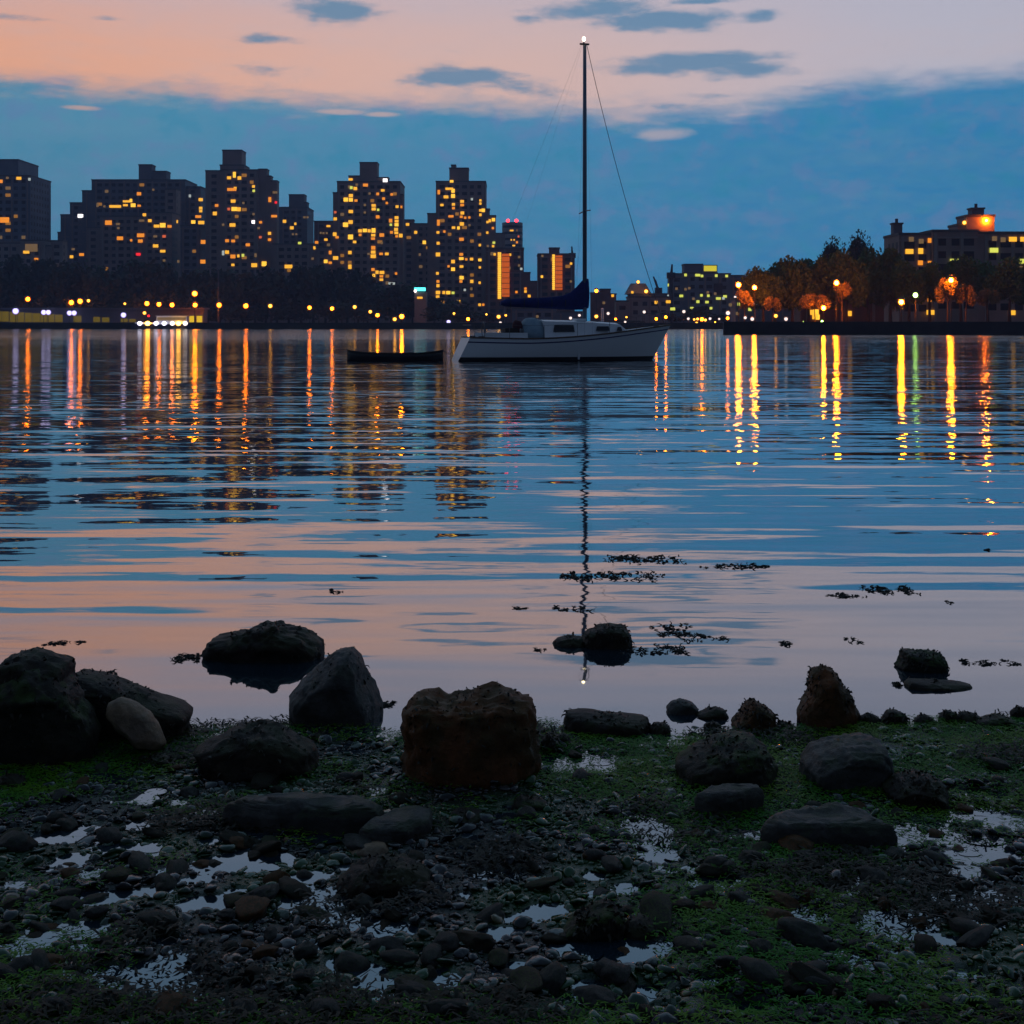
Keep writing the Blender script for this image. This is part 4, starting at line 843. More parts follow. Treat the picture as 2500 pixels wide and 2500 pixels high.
# mast, boom, sail cover
mxx = LX(1105); ztop = CAMZ - (78 * S19 - YH) * YB / F
mast = MB().tube([(mxx, 0, 1.2), (mxx, 0, ztop * .6), (mxx, 0, ztop)], [.098, .095, .075], 10).put("mast", M_SPAR, boat, smooth=True)
MB().box(mxx - .22, mxx + .20, -.05, .05, ztop + .002, ztop + .07).put("masthead", M_BLACK, mast)
link("anchor_light", mesh("anchor_light", BV, BF, emat("anchor_glow", (1, .82, .45), 8), True), mast, (mxx - .04, 0, ztop + .26), (0, 0, 0), (.075, .075, .11))
MB().tube([(mxx - .04, 0, ztop + .07), (mxx - .04, 0, ztop + .18)], .03, 6).put("light_bracket", M_BLACK, mast)
for zz in (ztop * .47,):
    MB().tube([(mxx, -.85, zz), (mxx, 0, zz + .05), (mxx, .85, zz)], .03, 6).put("spreader", M_SPAR, mast)
bz = 2.48; bend = LX(946)
MB().tube([(mxx + .05, 0, bz), (bend, 0, bz - .02)], .07, 8).put("boom", M_SPAR, boat)
prof = [(945, 2.42, 2.60), (955, 2.36, 2.70), (990, 2.32, 2.74), (1030, 2.28, 2.78), (1062, 2.24, 2.86), (1078, 2.22, 3.02), (1090, 2.22, 3.28), (1099, 2.22, 3.52), (1107, 2.24, 3.66), (1112, 2.30, 3.62)]
rings = []
for i, (px, z0, z1) in enumerate(prof):
    zc, hh = (z0 + z1) / 2, (z1 - z0) / 2; wv_ = .17 + .03 * math.sin(i * 1.7); x = LX(px)
    rings.append([(x, wv_ * math.cos(2*math.pi*k/14) * (1 - .35 * max(0, math.sin(2*math.pi*k/14))), zc + hh * math.sin(2*math.pi*k/14)) for k in range(14)])
MB().loft(rings).put("sail_cover", M_NAVY, boat, smooth=True)
for i in range(5):
    x = LX(962 + i * 26); MB().tube([(x, .19 * math.cos(a_), bz + .05 + .24 * math.sin(a_)) for a_ in [2*math.pi*k/12 for k in range(13)]], .016, 5).put("sail_tie", M_BLACK, boat)
def wire(name, a_, b_, r_, sag=0.0, n=14):
    a_, b_ = Vector(a_), Vector(b_); pts = []
    for i in range(n + 1):
        k = i / n; p_ = a_.lerp(b_, k); s_ = sag * 4 * k * (1 - k); p_ = p_ + Vector((-s_ * .6, 0, -s_)); pts.append(p_)
    return MB().tube(pts, r_, 5).put(name, M_WIRE, boat)
bow = (LX(1262), 0, sheer(.985)); ste = (deck0 + .05, 0, sheer(0))
wire("forestay", (mxx + .1, 0, ztop - .02), bow, .014, .22)
wire("backstay", (mxx - .15, 0, ztop), ste, .003, .02)
for side in (-1, 1):
    wire("shroud", (mxx, 0, ztop - .3), (mxx, side * .85, ztop * .47), .003); wire("shroud", (mxx, side * .85, ztop * .47), (mxx - .05, side * 1.38, 1.1), .003)
    wire("lower_shroud", (mxx, 0, ztop * .47), (mxx - .4, side * 1.36, 1.1), .003)
wire("mainsheet", (LX(960), 0, bz - .05), (LX(940), 0, 1.05), .012)
wire("topping_lift", (mxx - .1, 0, ztop), (bend, 0, bz + .08), .002)
# rails: pulpit, pushpit, stanchions
def rail(pts, name, r_=.016): return MB().tube(pts, r_, 6).put(name, M_METAL, boat)
t9 = .90; xb_ = deck0 + (deck1 - deck0) * t9
rail([(xb_, -beam(t9), sheer(t9)), (xb_ + .05, -beam(t9), sheer(t9) + .6), (LX(1266), 0, sheer(1) + .62), (xb_ + .05, beam(t9), sheer(t9) + .6), (xb_, beam(t9), sheer(t9))], "bow_pulpit")
rail([(LX(905), -1.1, .95), (LX(904), -1.1, 1.55), (LX(882), -.9, 1.55), (LX(880), 0, 1.55), (LX(882), .9, 1.55), (LX(904), 1.1, 1.55), (LX(905), 1.1, .95)], "stern_rail")
for side in (-1, 1):
    for t_ in (.18, .34, .50, .66, .80):
        x = deck0 + (deck1 - deck0) * t_; rail([(x, side * beam(t_) * .97, sheer(t_)), (x, side * beam(t_) * .97, sheer(t_) + .58)], "stanchion", .011)
    rail([(deck0 + (deck1 - deck0) * t_, side * beam(t_) * .97, sheer(t_) + .57) for t_ in (.07, .18, .34, .50, .66, .80, .90)], "lifeline", .006)
MB().box(LX(1076), LX(1079.5), -1.335, -1.29, .06, .62).put("fender_streak", pmat("pale_streak", (.6, .62, .66), .5), boat)

# canoe
YC = YB + .0; cx0, cx1 = (655 - 966) * SB, (836 - 966) * SB; cl = (cx1 - cx0) / 2
canoe = empty("canoe", ((cx0 + cx1) / 2, YC, 0), "black open canoe floating behind the sailboat stern", "canoe")
M_CAN = pmat("canoe_black", (.012, .013, .014), .45, (.018, .018, .02), 4)
rings, inner = [], []
for i in range(21):
    u = -1 + 2 * i / 20; bb = .44 * max(0, 1 - abs(u) ** 2.2) ** .8 + .015; zt_ = .30 + .15 * abs(u) ** 3.2
    ring = [(u * cl + (.08 * u * (k_ / 4) if abs(u) > .9 else 0), 0, 0) for k_ in range(0)]
    pr = [(math.cos(a_), math.sin(a_)) for a_ in [math.pi * k / 8 for k in range(9)]]
    rings.append([(u * cl, bb * c_, zt_ - (zt_ + .10 * (1 - abs(u) ** 3)) * s_) for c_, s_ in pr] + [(u * cl, bb * .9 * c_ if abs(u) < .97 else bb * .5 * c_, zt_ - .01 - (zt_ + .05 * (1 - abs(u) ** 3)) * .85 * s_) for c_, s_ in pr[::-1]])
MB().loft(rings).put("hull", M_CAN, canoe, smooth=True)
for side in (-1, 1):
    MB().tube([(u * cl, side * (.44 * max(0, 1 - abs(u) ** 2.2) ** .8 + .02), .31 + .15 * abs(u) ** 3.2) for u in [-1 + k / 10 for k in range(21)]], .022, 6).put("gunwale", M_BLACK, canoe)
for u in (-.55, 0, .55):
    bb = .44 * (1 - abs(u) ** 2.2) ** .8; MB().box(u * cl - .06, u * cl + .06, -bb, bb, .27, .30).put("thwart", M_TEAK, canoe)
wire_t = MB().tube([(cl, 0, .42), (cl + .5, .2, .15), (cl + 1.1, .5, .75)], .012, 5).put("tow_line", M_WIRE, canoe)

# ------------------------------------------------------------------ rocks
ICO = {}
def ico(l):
    if l not in ICO:
        bm = bmesh.new(); bmesh.ops.create_icosphere(bm, subdivisions=l, radius=1.0)
        ICO[l] = (np.array([v.co[:] for v in bm.verts]), np.array([[v.index for v in f.verts] for f in bm.faces])); bm.free()
    return ICO[l]
def facet(V, seed, n=8, lo=.6, hi=.95, front=False):
    """chop a unit ball with random planes, so that stones get faces and edges"""
    r = np.random.default_rng(seed); Q = V.copy()
    for _ in range(n):
        d = r.normal(size=3)
        if front: d[1] = -abs(d[1]) - .5
        d /= np.linalg.norm(d); k = r.uniform(lo, hi); o = Q @ d - k; Q = Q - np.outer(np.clip(o, 0, None), d)
    return Q
def rock_mat(name, c1, c2, moss=0.0, rough=.55, sc=6):
    m = bpy.data.materials.new(name); m.use_nodes = True; t = m.node_tree; p = t.nodes["Principled BSDF"]
    c = t.nodes.new("ShaderNodeTexCoord").outputs["Object"]
    n = E(t, noise_n(t, c, sc, 6, .65).outputs[0]); f = n.sstep(.38, .62); col = mixc(t, f, c1, c2)
    n2_ = E(t, noise_n(t, c, sc * 5, 4, .6).outputs[0]).sstep(.35, .65); col = mixc(t, n2_ * .45, col, tuple(k * .35 for k in c1))
    if moss:
        g = t.nodes.new("ShaderNodeNewGeometry"); s_ = t.nodes.new("ShaderNodeSeparateXYZ"); t.links.new(g.outputs["Normal"], s_.inputs[0])
        mf = E(t, noise_n(t, c, sc * 1.6, 4, .6).outputs[0]).sstep(.42, .58) * E(t, s_.outputs[2]).sstep(.1, .7) * moss
        col = mixc(t, mf, col, (.030, .050, .008))
    t.links.new(col, p.inputs["Base Color"]); p.inputs["Roughness"].default_value = rough; p.inputs["Specular IOR Level"].default_value = .16
    b = t.nodes.new("ShaderNodeBump"); b.inputs["Strength"].default_value = .8; b.inputs["Distance"].default_value = .012
    t.links.new(noise_n(t, c, sc * 7, 6, .7).outputs[0], b.inputs["Height"]); t.links.new(b.outputs[0], p.inputs["Normal"]); return m
R_BROWN = rock_mat("rock_brown", (.17, .062, .022), (.070, .042, .016), .25)
R_DARK = rock_mat("rock_dark", (.020, .013, .009), (.034, .023, .014), .3)
R_GREY = rock_mat("rock_grey", (.085, .078, .072), (.045, .042, .038), .2)
R_TAN = rock_mat("rock_tan", (.30, .20, .12), (.21, .15, .11), .15)
R_SLATE = rock_mat("rock_slate", (.075, .070, .062), (.036, .034, .032), .4, .5)
R_WEED = pmat("rock_weed", (.016, .013, .006), .5, (.026, .020, .009), 8, spec=.3)
R_MOSS = rock_mat("rock_mossy", (.028, .022, .014), (.018, .016, .011), .9)
def rock(label, outline, depth, mat, rough=.05, box=.75, lvl=5, base=None, cat="rock", name="rock", yback=0.0, pebbly=1.0, seed=None, weed=None):
    """outline: 1932 readings round the visible silhouette; depth in metres"""
    seed = abs(int(outline[0][0])) + 1 if seed is None else seed
    if weed is None: weed = {"rock_brown": 1.0, "rock_dark": .8, "rock_mossy": .9, "rock_grey": .25}.get(mat.name, 0)
    P = np.array([K0(*q) for q in outline]); by = (base * S19) if base else P[:, 1].max()
    g = ground_at(0, 0) if False else None
    gp = ground_at((P[:, 0].mean()) / S19, by / S19 - 1)
    Yc = gp.y + depth * .42 + yback
    X = (P[:, 0] - CX) * Yc / F; Z = CAMZ - (P[:, 1] - YH) * Yc / F
    cx_, cz_ = (X.min() + X.max()) / 2, (Z.min() + Z.max()) / 2
    th = np.arctan2(Z - cz_, X - cx_); rr = np.hypot(X - cx_, Z - cz_); o = np.argsort(th); th, rr = th[o], rr[o]
    # dense closed outline
    Xs, Zs = np.append(X, X[0]), np.append(Z, Z[0]); xs, zs_ = [], []
    for i in range(len(X)):
        k = np.linspace(0, 1, 24, endpoint=False); xs.append(Xs[i] + (Xs[i+1] - Xs[i]) * k); zs_.append(Zs[i] + (Zs[i+1] - Zs[i]) * k)
    xs, zs_ = np.concatenate(xs) - cx_, np.concatenate(zs_) - cz_; th, rr = np.arctan2(zs_, xs), np.hypot(xs, zs_); o = np.argsort(th); th, rr = th[o], rr[o]
    th = np.concatenate([th - 2*np.pi, th, th + 2*np.pi]); rr = np.concatenate([rr] * 3)
    V0, T = ico(lvl); V = facet(V0, seed, 7, .74, .97, True); ang = np.arctan2(V[:, 2], V[:, 0]); rho = np.hypot(V[:, 0], V[:, 2]); R = np.interp(ang, th, rr)
    kk = rho ** box
    x = np.cos(ang) * R * kk; z = np.sin(ang) * R * kk; y = np.sign(V[:, 1]) * np.abs(V[:, 1]) ** .8 * depth / 2
    Q = np.stack([x, y, z], 1); size = max(X.max() - X.min(), depth)
    nz = n3v(Q, 5 / size, seed) * .9 + n3v(Q, 13 / size, seed + 3) * .8 + np.abs(n3v(Q, 24 / size, seed + 7)) * -.9 + n3v(Q, 30 / size, seed + 7) * .5 * pebbly + n3v(Q, 55 / size, seed + 11) * .32 * pebbly
    Q = Q + V * (nz * rough * size * 1.6)[:, None]
    o = link(name, mesh_np(name, Q, T, mat, True), None, (cx_, Yc, cz_)); tag(o, label, cat)
    if weed:
        r = np.random.default_rng(seed); up = V0[:, 2] + .35 * -V0[:, 1]; w = np.clip(up + .25 + n3v(V0, 3, seed + 5) * 1.6, 0, None); k = r.choice(len(Q), int(weed * (420 if lvl == 5 else 90)), p=w / w.sum())
        a = V0[k] * .25 + r.normal(size=(len(k), 3)) * .6; a[:, 2] -= .55; a /= np.linalg.norm(a, axis=1)[:, None]; L = (.008 + .020 * r.random(len(k)) ** 2)[:, None]
        sd = np.cross(a, r.normal(size=(len(k), 3))); sd /= np.linalg.norm(sd, axis=1)[:, None]; wd = (.0022 + .003 * r.random(len(k)))[:, None]
        p0 = Q[k] - V0[k] * .004; p1 = p0 + a * L * .55 + V0[k] * .004; p2 = p0 + a * L; p2[:, 2] -= .006
        vv = np.stack([p0 - sd * wd, p0 + sd * wd, p1 - sd * wd, p1 + sd * wd, p2], 1).reshape(-1, 3); b = np.arange(len(k)) * 5
        tr = np.concatenate([np.stack([b, b+1, b+3], 1), np.stack([b, b+3, b+2], 1), np.stack([b+2, b+3, b+4], 1)])
        link("weed_fringe", mesh_np("weed_fringe", vv, tr, R_WEED, True), o)["kind"] = "stuff"
    return o
def slab(label, outline, h, mat, seed, rough=.06, e=.36):
    """outline: 1932 readings round the top face, h: height of that face over the beach"""
    g = ground_at(sum(q[0] for q in outline) / len(outline), max(q[1] for q in outline) + 20); zt = g.z + h; pts = []
    for q in outline:
        px, py = K0(*q); Y = F * (CAMZ - zt) / (py - YH); pts.append(((px - CX) * Y / F, Y))
    P = np.array(pts); cx_, cy_ = (P[:, 0].min() + P[:, 0].max()) / 2, (P[:, 1].min() + P[:, 1].max()) / 2; P = P - (cx_, cy_)
    C = np.concatenate([P, P[:1]]); D = np.concatenate([C[i] + (C[i+1] - C[i]) * np.linspace(0, 1, 24, endpoint=False)[:, None] for i in range(len(P))])
    th, rr = np.arctan2(D[:, 1], D[:, 0]), np.hypot(D[:, 0], D[:, 1]); o = np.argsort(th); th, rr = th[o], rr[o]; th = np.concatenate([th - 2*np.pi, th, th + 2*np.pi]); rr = np.concatenate([rr] * 3)
    V, T = ico(5); rho = np.hypot(V[:, 0], V[:, 1]); R = np.interp(np.arctan2(V[:, 1], V[:, 0]), th, rr); a = np.arctan2(V[:, 1], V[:, 0])
    H = (h + .06) / 2; Q = np.stack([np.cos(a) * R * rho ** e, np.sin(a) * R * rho ** e, np.sign(V[:, 2]) * np.abs(V[:, 2]) ** e * H], 1); size = np.ptp(P[:, 0])
    Q += V * (rough * size * (n3v(Q, 6 / size, seed) * 1.2 + n3v(Q, 18 / size, seed + 2) * .8 + n3v(Q, 45 / size, seed + 4) * .5))[:, None]
    return tag(link("slab", mesh_np("slab", Q, T, mat, True), None, (cx_, cy_, zt - H)), label, "slab")
rock("big blocky brown boulder on the shore right of centre", [(762, 1345), (775, 1318), (800, 1306), (840, 1310), (880, 1304), (925, 1303), (960, 1308), (1000, 1325), (1012, 1360), (1017, 1420), (1008, 1470), (985, 1510), (900, 1520), (800, 1515), (765, 1480), (758, 1410)], .36, R_BROWN, .075, .55, base=1492)
rock("dark boulder topping the pile at the left edge", [(-60, 1300), (0, 1262), (20, 1236), (60, 1228), (104, 1240), (128, 1252), (136, 1300), (138, 1360), (130, 1420), (40, 1450), (-80, 1440)], .45, R_DARK, .05, .6, base=1445)
rock("greyish rounded stone under the top of the left pile", [(-40, 1310), (10, 1275), (60, 1258), (110, 1270), (140, 1305), (165, 1350), (185, 1400), (180, 1450), (60, 1465), (-60, 1455)], .38, R_MOSS, .05, .7, base=1455)
rock("long dark slab leaning down to the right from the left pile", [(90, 1300), (140, 1268), (185, 1274), (225, 1288), (290, 1316), (350, 1337), (363, 1350), (350, 1368), (358, 1400), (320, 1418), (240, 1425), (120, 1420)], .30, R_DARK, .025, .35, base=1412, yback=.06)
rock("tan oval stone leaning on the dark left pile", [(200, 1345), (205, 1325), (225, 1316), (250, 1322), (280, 1345), (300, 1372), (313, 1405), (300, 1420), (265, 1412), (225, 1385)], .13, R_TAN, .02, .8, base=1425, yback=-.05)
rock("large oval dark rock standing in the shallow water left of centre", [(386, 1232), (396, 1206), (425, 1200), (455, 1186), (480, 1180), (520, 1178), (560, 1184), (590, 1194), (612, 1214), (618, 1240), (612, 1262), (500, 1275), (400, 1262)], .42, R_DARK, .065, .65, base=1252)
rock("pyramid shaped grey rock at the water's edge", [(540, 1320), (560, 1298), (585, 1270), (610, 1245), (640, 1228), (662, 1226), (682, 1246), (697, 1275), (710, 1305), (722, 1335), (728, 1365), (700, 1385), (620, 1390), (550, 1375), (538, 1345)], .34, R_GREY, .035, .6, base=1372)
rock("low dark rock with brown top in front of the pyramid rock", [(368, 1412), (392, 1398), (420, 1388), (450, 1374), (478, 1365), (505, 1364), (530, 1378), (560, 1392), (592, 1410), (600, 1450), (560, 1485), (450, 1490), (390, 1465)], .32, R_DARK, .04, .65, base=1472)
rock("dark round rock in the shallows crossed by the mast reflection", [(1095, 1210), (1105, 1194), (1125, 1184), (1150, 1179), (1175, 1180), (1188, 1192), (1191, 1214), (1185, 1232), (1140, 1240), (1100, 1232)], .26, R_DARK, .05, .65, base=1226)
rock("small low rock touching the round rock in the shallows", [(1041, 1214), (1052, 1204), (1075, 1199), (1098, 1202), (1112, 1212), (1108, 1228), (1060, 1232), (1042, 1226)], .16, R_DARK, .05, .75, base=1222, lvl=4)
rock("long flat topped dark block at the waterline right of the big boulder", [(1062, 1368), (1068, 1344), (1090, 1342), (1140, 1348), (1190, 1352), (1225, 1356), (1232, 1378), (1220, 1400), (1120, 1402), (1065, 1395)], .20, R_DARK, .025, .4, base=1390)
rock("small dark stone at the right end of the flat waterline block", [(1225, 1372), (1235, 1364), (1255, 1365), (1266, 1375), (1264, 1392), (1230, 1394)], .1, R_DARK, .05, .7, base=1388, lvl=4)
rock("small rounded pinkish stone at the water's edge", [(1258, 1335), (1268, 1324), (1285, 1320), (1305, 1326), (1318, 1338), (1312, 1352), (1280, 1356), (1260, 1350)], .12, R_GREY, .04, .7, base=1350, lvl=4)
rock("small flat dark stone between two others at the edge", [(1312, 1350), (1330, 1340), (1350, 1335), (1366, 1338), (1376, 1354), (1360, 1362), (1325, 1360)], .11, R_DARK, .05, .6, base=1358, lvl=4)
rock("pointed brown rock at the edge left of the upright rock", [(1380, 1365), (1400, 1346), (1412, 1326), (1422, 1322), (1440, 1332), (1458, 1344), (1462, 1366), (1455, 1388), (1410, 1392), (1385, 1380)], .2, R_BROWN, .05, .6, base=1382)
rock("tall upright brown rock shaped like a bottle near the right", [(1506, 1348), (1512, 1325), (1526, 1305), (1528, 1280), (1532, 1262), (1552, 1257), (1572, 1262), (1580, 1282), (1600, 1300), (1612, 1325), (1626, 1350), (1624, 1372), (1600, 1390), (1540, 1388), (1510, 1370)], .24, R_BROWN, .05, .6, base=1376)
rock("rugged rock standing in the water at the far right", [(1692, 1256), (1700, 1245), (1706, 1228), (1722, 1230), (1745, 1228), (1770, 1232), (1782, 1246), (1788, 1262), (1780, 1276), (1730, 1284), (1698, 1276)], .22, R_MOSS, .06, .6, base=1270)
rock("narrow dark slab lying in the water below the rugged rock", [(1706, 1292), (1716, 1284), (1760, 1285), (1810, 1288), (1836, 1293), (1836, 1304), (1800, 1312), (1740, 1316), (1712, 1312)], .16, R_DARK, .03, .45, base=1304, lvl=4)
rock("tiny dark stone left of the narrow slab in the water", [(1683, 1292), (1692, 1288), (1700, 1291), (1698, 1298), (1686, 1297)], .05, R_DARK, .05, .7, base=1296, lvl=3)
rock("rounded mossy boulder in front of the upright rock", [(1275, 1438), (1310, 1415), (1350, 1398), (1395, 1388), (1425, 1392), (1450, 1412), (1468, 1445), (1480, 1480), (1440, 1505), (1340, 1505), (1280, 1478)], .34, R_MOSS, .045, .65, base=1492)
rock("dull grey rock with greenish top right of the mossy boulder", [(1512, 1440), (1535, 1415), (1580, 1400), (1630, 1394), (1665, 1402), (1682, 1430), (1685, 1475), (1650, 1510), (1560, 1505), (1510, 1480)], .36, R_SLATE, .045, .6, base=1500)
rock("low dark rock right of the greenish grey one", [(1670, 1490), (1700, 1470), (1745, 1464), (1785, 1480), (1798, 1510), (1770, 1535), (1700, 1535)], .26, R_DARK, .05, .65, base=1530)
slab("small slab with pale top before the mossy boulder", [(1310, 1494), (1330, 1482), (1380, 1474), (1430, 1473), (1442, 1484), (1400, 1494), (1340, 1500)], .075, R_SLATE, 31)
slab("broad flat slab with black shaded front, right foreground", [(1430, 1545), (1450, 1530), (1510, 1512), (1580, 1510), (1640, 1522), (1692, 1550), (1640, 1558), (1540, 1556), (1460, 1552)], .085, R_SLATE, 32)
slab("broad flat slab with grey top, left foreground", [(418, 1508), (450, 1494), (520, 1489), (600, 1490), (680, 1497), (722, 1512), (715, 1526), (640, 1530), (560, 1522), (470, 1518)], .085, R_SLATE, 33)
slab("flat angular grey stone right of the left slab", [(676, 1558), (700, 1540), (745, 1520), (790, 1513), (816, 1518), (812, 1542), (770, 1560), (700, 1564)], .055, R_SLATE, 34)
rock("pale smooth stone lying below the angular grey stone", [(655, 1608), (668, 1596), (695, 1591), (725, 1594), (738, 1606), (725, 1620), (690, 1624), (660, 1620)], .1, R_TAN, .03, .75, base=1620, lvl=4)
rock("dark low rock in the foreground below the pale stone", [(635, 1662), (660, 1640), (710, 1626), (770, 1628), (815, 1650), (810, 1685), (750, 1700), (660, 1695)], .2, R_DARK, .05, .6, base=1690)
rock("mossy stone pointing left in the front pebbles", [(1040, 1765), (1085, 1735), (1120, 1712), (1160, 1708), (1180, 1728), (1175, 1768), (1110, 1778)], .14, R_MOSS, .045, .6, base=1770)
rock("dark round stone touching the mossy front stone", [(1172, 1760), (1185, 1738), (1215, 1732), (1240, 1748), (1240, 1775), (1210, 1786), (1180, 1780)], .1, R_DARK, .05, .7, base=1780, lvl=4)
EDGE = [(1640, 1360, 34, 24), (1688, 1358, 42, 30), (1745, 1362, 34, 20), (1790, 1355, 30, 26), (1830, 1358, 40, 22), (1880, 1366, 60, 24), (1925, 1350, 34, 24), (1480, 1372, 30, 18), (1345, 1372, 30, 16), (1060, 1398, 30, 24), (1034, 1404, 24, 30), (600, 1392, 30, 16), (20, 1480, 46, 30), (300, 1440, 40, 26), (880, 1545, 60, 24), (1000, 1520, 50, 26)]
ELAB = ["dark stone at the edge just right of the upright rock", "weedy lump at the edge, tallest between upright rock and frame edge", "low dark stone at the edge under the narrow slab", "small rounded stone at the edge below the rugged rock", "flat stone at the edge right of the rugged rock",
        "long dark stone lying along the edge at far right", "stone cut by the right edge of the view at the waterline", "small stone between pointed and upright rocks", "small stone just before the flat dark edge stone", "mossy stone at the left foot of the flat block", "mossy stone right beside the big boulder",
        "small stone between the pyramid rock and the low dark rock", "dark stone at the foot of the left pile", "dark stone below the tan oval stone", "dark stone in front of the big boulder", "dark stone in front of the big boulder's right corner"]
for i, ((x, y, w, h), lab) in enumerate(zip(EDGE, ELAB)):
    r_ = random.Random(i); oc = []
    for k in range(9):
        a_ = 2 * math.pi * k / 9; oc.append((x + w * .62 * math.cos(a_) * r_.uniform(.8, 1.15), y - h * .6 * math.sin(a_) * r_.uniform(.8, 1.2)))
    rock(lab, oc, w * .62 * 2 * S19 * 5 / F * .9, [R_DARK, R_MOSS][i % 2], .05, .65, lvl=4, base=y + h * .45, seed=i + 40)

# ------------------------------------------------------------------ pebbles, loose stones, algae, weed
def scatter(n, x0, x1, y0, y1):
    return rng.uniform(x0, x1, n), rng.uniform(y0, y1, n)
def green_mask(x, y): return fbm(x * 1.5 + 3, y * 2.2 + 7, 4, 77) + np.clip((y - 4.0) / 1.2, 0, 1) * .16 - .05
M_PEB = bpy.data.materials.new("wet_pebbles"); M_PEB.use_nodes = True
t = M_PEB.node_tree; p = t.nodes["Principled BSDF"]; c = t.nodes.new("ShaderNodeTexCoord").outputs["Object"]
vor = t.nodes.new("ShaderNodeAttribute"); vor.attribute_name = "tone"; tn = E(t, vor.outputs["Fac"])
col = mixc(t, tn.sstep(0.2, .8), (.006, .007, .007), (.024, .021, .022)); col = mixc(t, tn.sstep(.88, .99), col, (.10, .085, .08)); col = mixc(t, tn.sstep(.97, .99), col, (.15, .065, .035)); film = E(t, noise_n(t, c, 2.2, 4, .6).outputs[0]).sstep(.46, .58) * .8; col = mixc(t, film, col, (.012, .060, .005))
t.links.new(col, p.inputs["Base Color"]); p.inputs["Roughness"].default_value = .16; p.inputs["Specular IOR Level"].default_value = .45
bb = t.nodes.new("ShaderNodeBump"); bb.inputs["Strength"].default_value = .4; bb.inputs["Distance"].default_value = .004
t.links.new(noise_n(t, c, 70, 3).outputs[0], bb.inputs["Height"]); t.links.new(bb.outputs[0], p.inputs["Normal"])
def pebbles(n, lo, hi, lvl, x0, x1, y0, y1, nv=12):
    V, T = ico(lvl); x, y = scatter(n, x0, x1, y0, y1); s = lo + (hi - lo) * rng.random(n) ** 2.2
    z = beach_h(x, y)
    keep = np.ones(n, bool)
    for (X, Y, a_, b_, zz) in PW:
        r_ = ((x - X) / (a_ * 1.35)) ** 2 + ((y - Y) / (b_ * 1.35)) ** 2; keep &= ~((r_ < 1) & (rng.random(n) < .72))
    x, y, z, s = x[keep], y[keep], z[keep], s[keep]; n = len(x)
    shp = [facet(V, 70 + k, 9, .55, .95) * (1 + .5 * n3v(V, 1.6, 50 + k)[:, None]) for k in range(nv)]
    k = rng.integers(0, nv, n); base = np.stack(shp)[k]
    sc = np.stack([s * rng.uniform(.8, 1.35, n), s * rng.uniform(.7, 1.2, n), s * rng.uniform(.18, .62, n)], 1)
    base = base * sc[:, None, :]
    a_ = rng.uniform(0, 2*np.pi, n); b_ = rng.normal(0, .42, n); ca, sa, cb, sb = np.cos(a_), np.sin(a_), np.cos(b_), np.sin(b_)
    X_ = base[:, :, 0]; Y_ = base[:, :, 1] * cb[:, None] - base[:, :, 2] * sb[:, None]; Z_ = base[:, :, 1] * sb[:, None] + base[:, :, 2] * cb[:, None]
    P = np.stack([X_ * ca[:, None] - Y_ * sa[:, None] + x[:, None], X_ * sa[:, None] + Y_ * ca[:, None] + y[:, None], Z_ + (z + s * .22)[:, None]], -1).reshape(-1, 3)
    TT = (T[None] + (np.arange(n) * len(V))[:, None, None]).reshape(-1, 3)
    me = mesh_np("pebbles", P, TT, M_PEB, True)
    at_ = me.attributes.new("tone", "FLOAT", "POINT"); at_.data.foreach_set("value", np.repeat(rng.random(n), len(V)).astype(np.float32))
    return link("pebbles", me)
tag(pebbles(6500, .012, .030, 2, -2.4, 2.4, 2.5, 5.3), "wet dark pebbles covering the beach", None, None, "stuff")
tag(pebbles(26000, .006, .014, 1, -2.3, 2.3, 2.5, 5.0), "fine wet shingle between the larger pebbles", None, None, "stuff")
# loose stones one can pick out
SM = []
for k in range(10):
    V, T = ico(3); r_ = np.array([1, random.uniform(.65, .95), random.uniform(.35, .6)])
    Q = facet(V, 300 + k, 9, .6, .95) * (1 + .5 * n3v(V, 1.5, 90 + k) + .3 * n3v(V, 4, 190 + k) + .2 * n3v(V, 9, 290 + k))[:, None] * r_
    SM.append(mesh_np("stone", Q, T, [R_DARK, R_SLATE, R_MOSS, R_GREY, R_DARK, R_SLATE, R_BROWN, R_DARK, R_SLATE, R_GREY][k], True))
for i in range(300):
    while True:
        px, py = random.uniform(-10, 1940), random.uniform(1400, 1925)
        if random.random() < .35 + .65 * (py - 1400) / 525: break
    g = ground_at(px, py); s = random.uniform(.020, .046) * (1.35 if random.random() < .2 else 1)
    o = link("stone", SM[i % 10], None, (g.x, g.y, g.z + s * .2), (random.gauss(0, .2), random.gauss(0, .2), random.uniform(0, 6.28)), (s * random.uniform(.9, 1.5), s, s))
    tag(o, "loose wet stone lying among the pebbles of the beach", "stone", "loose stones on the beach")
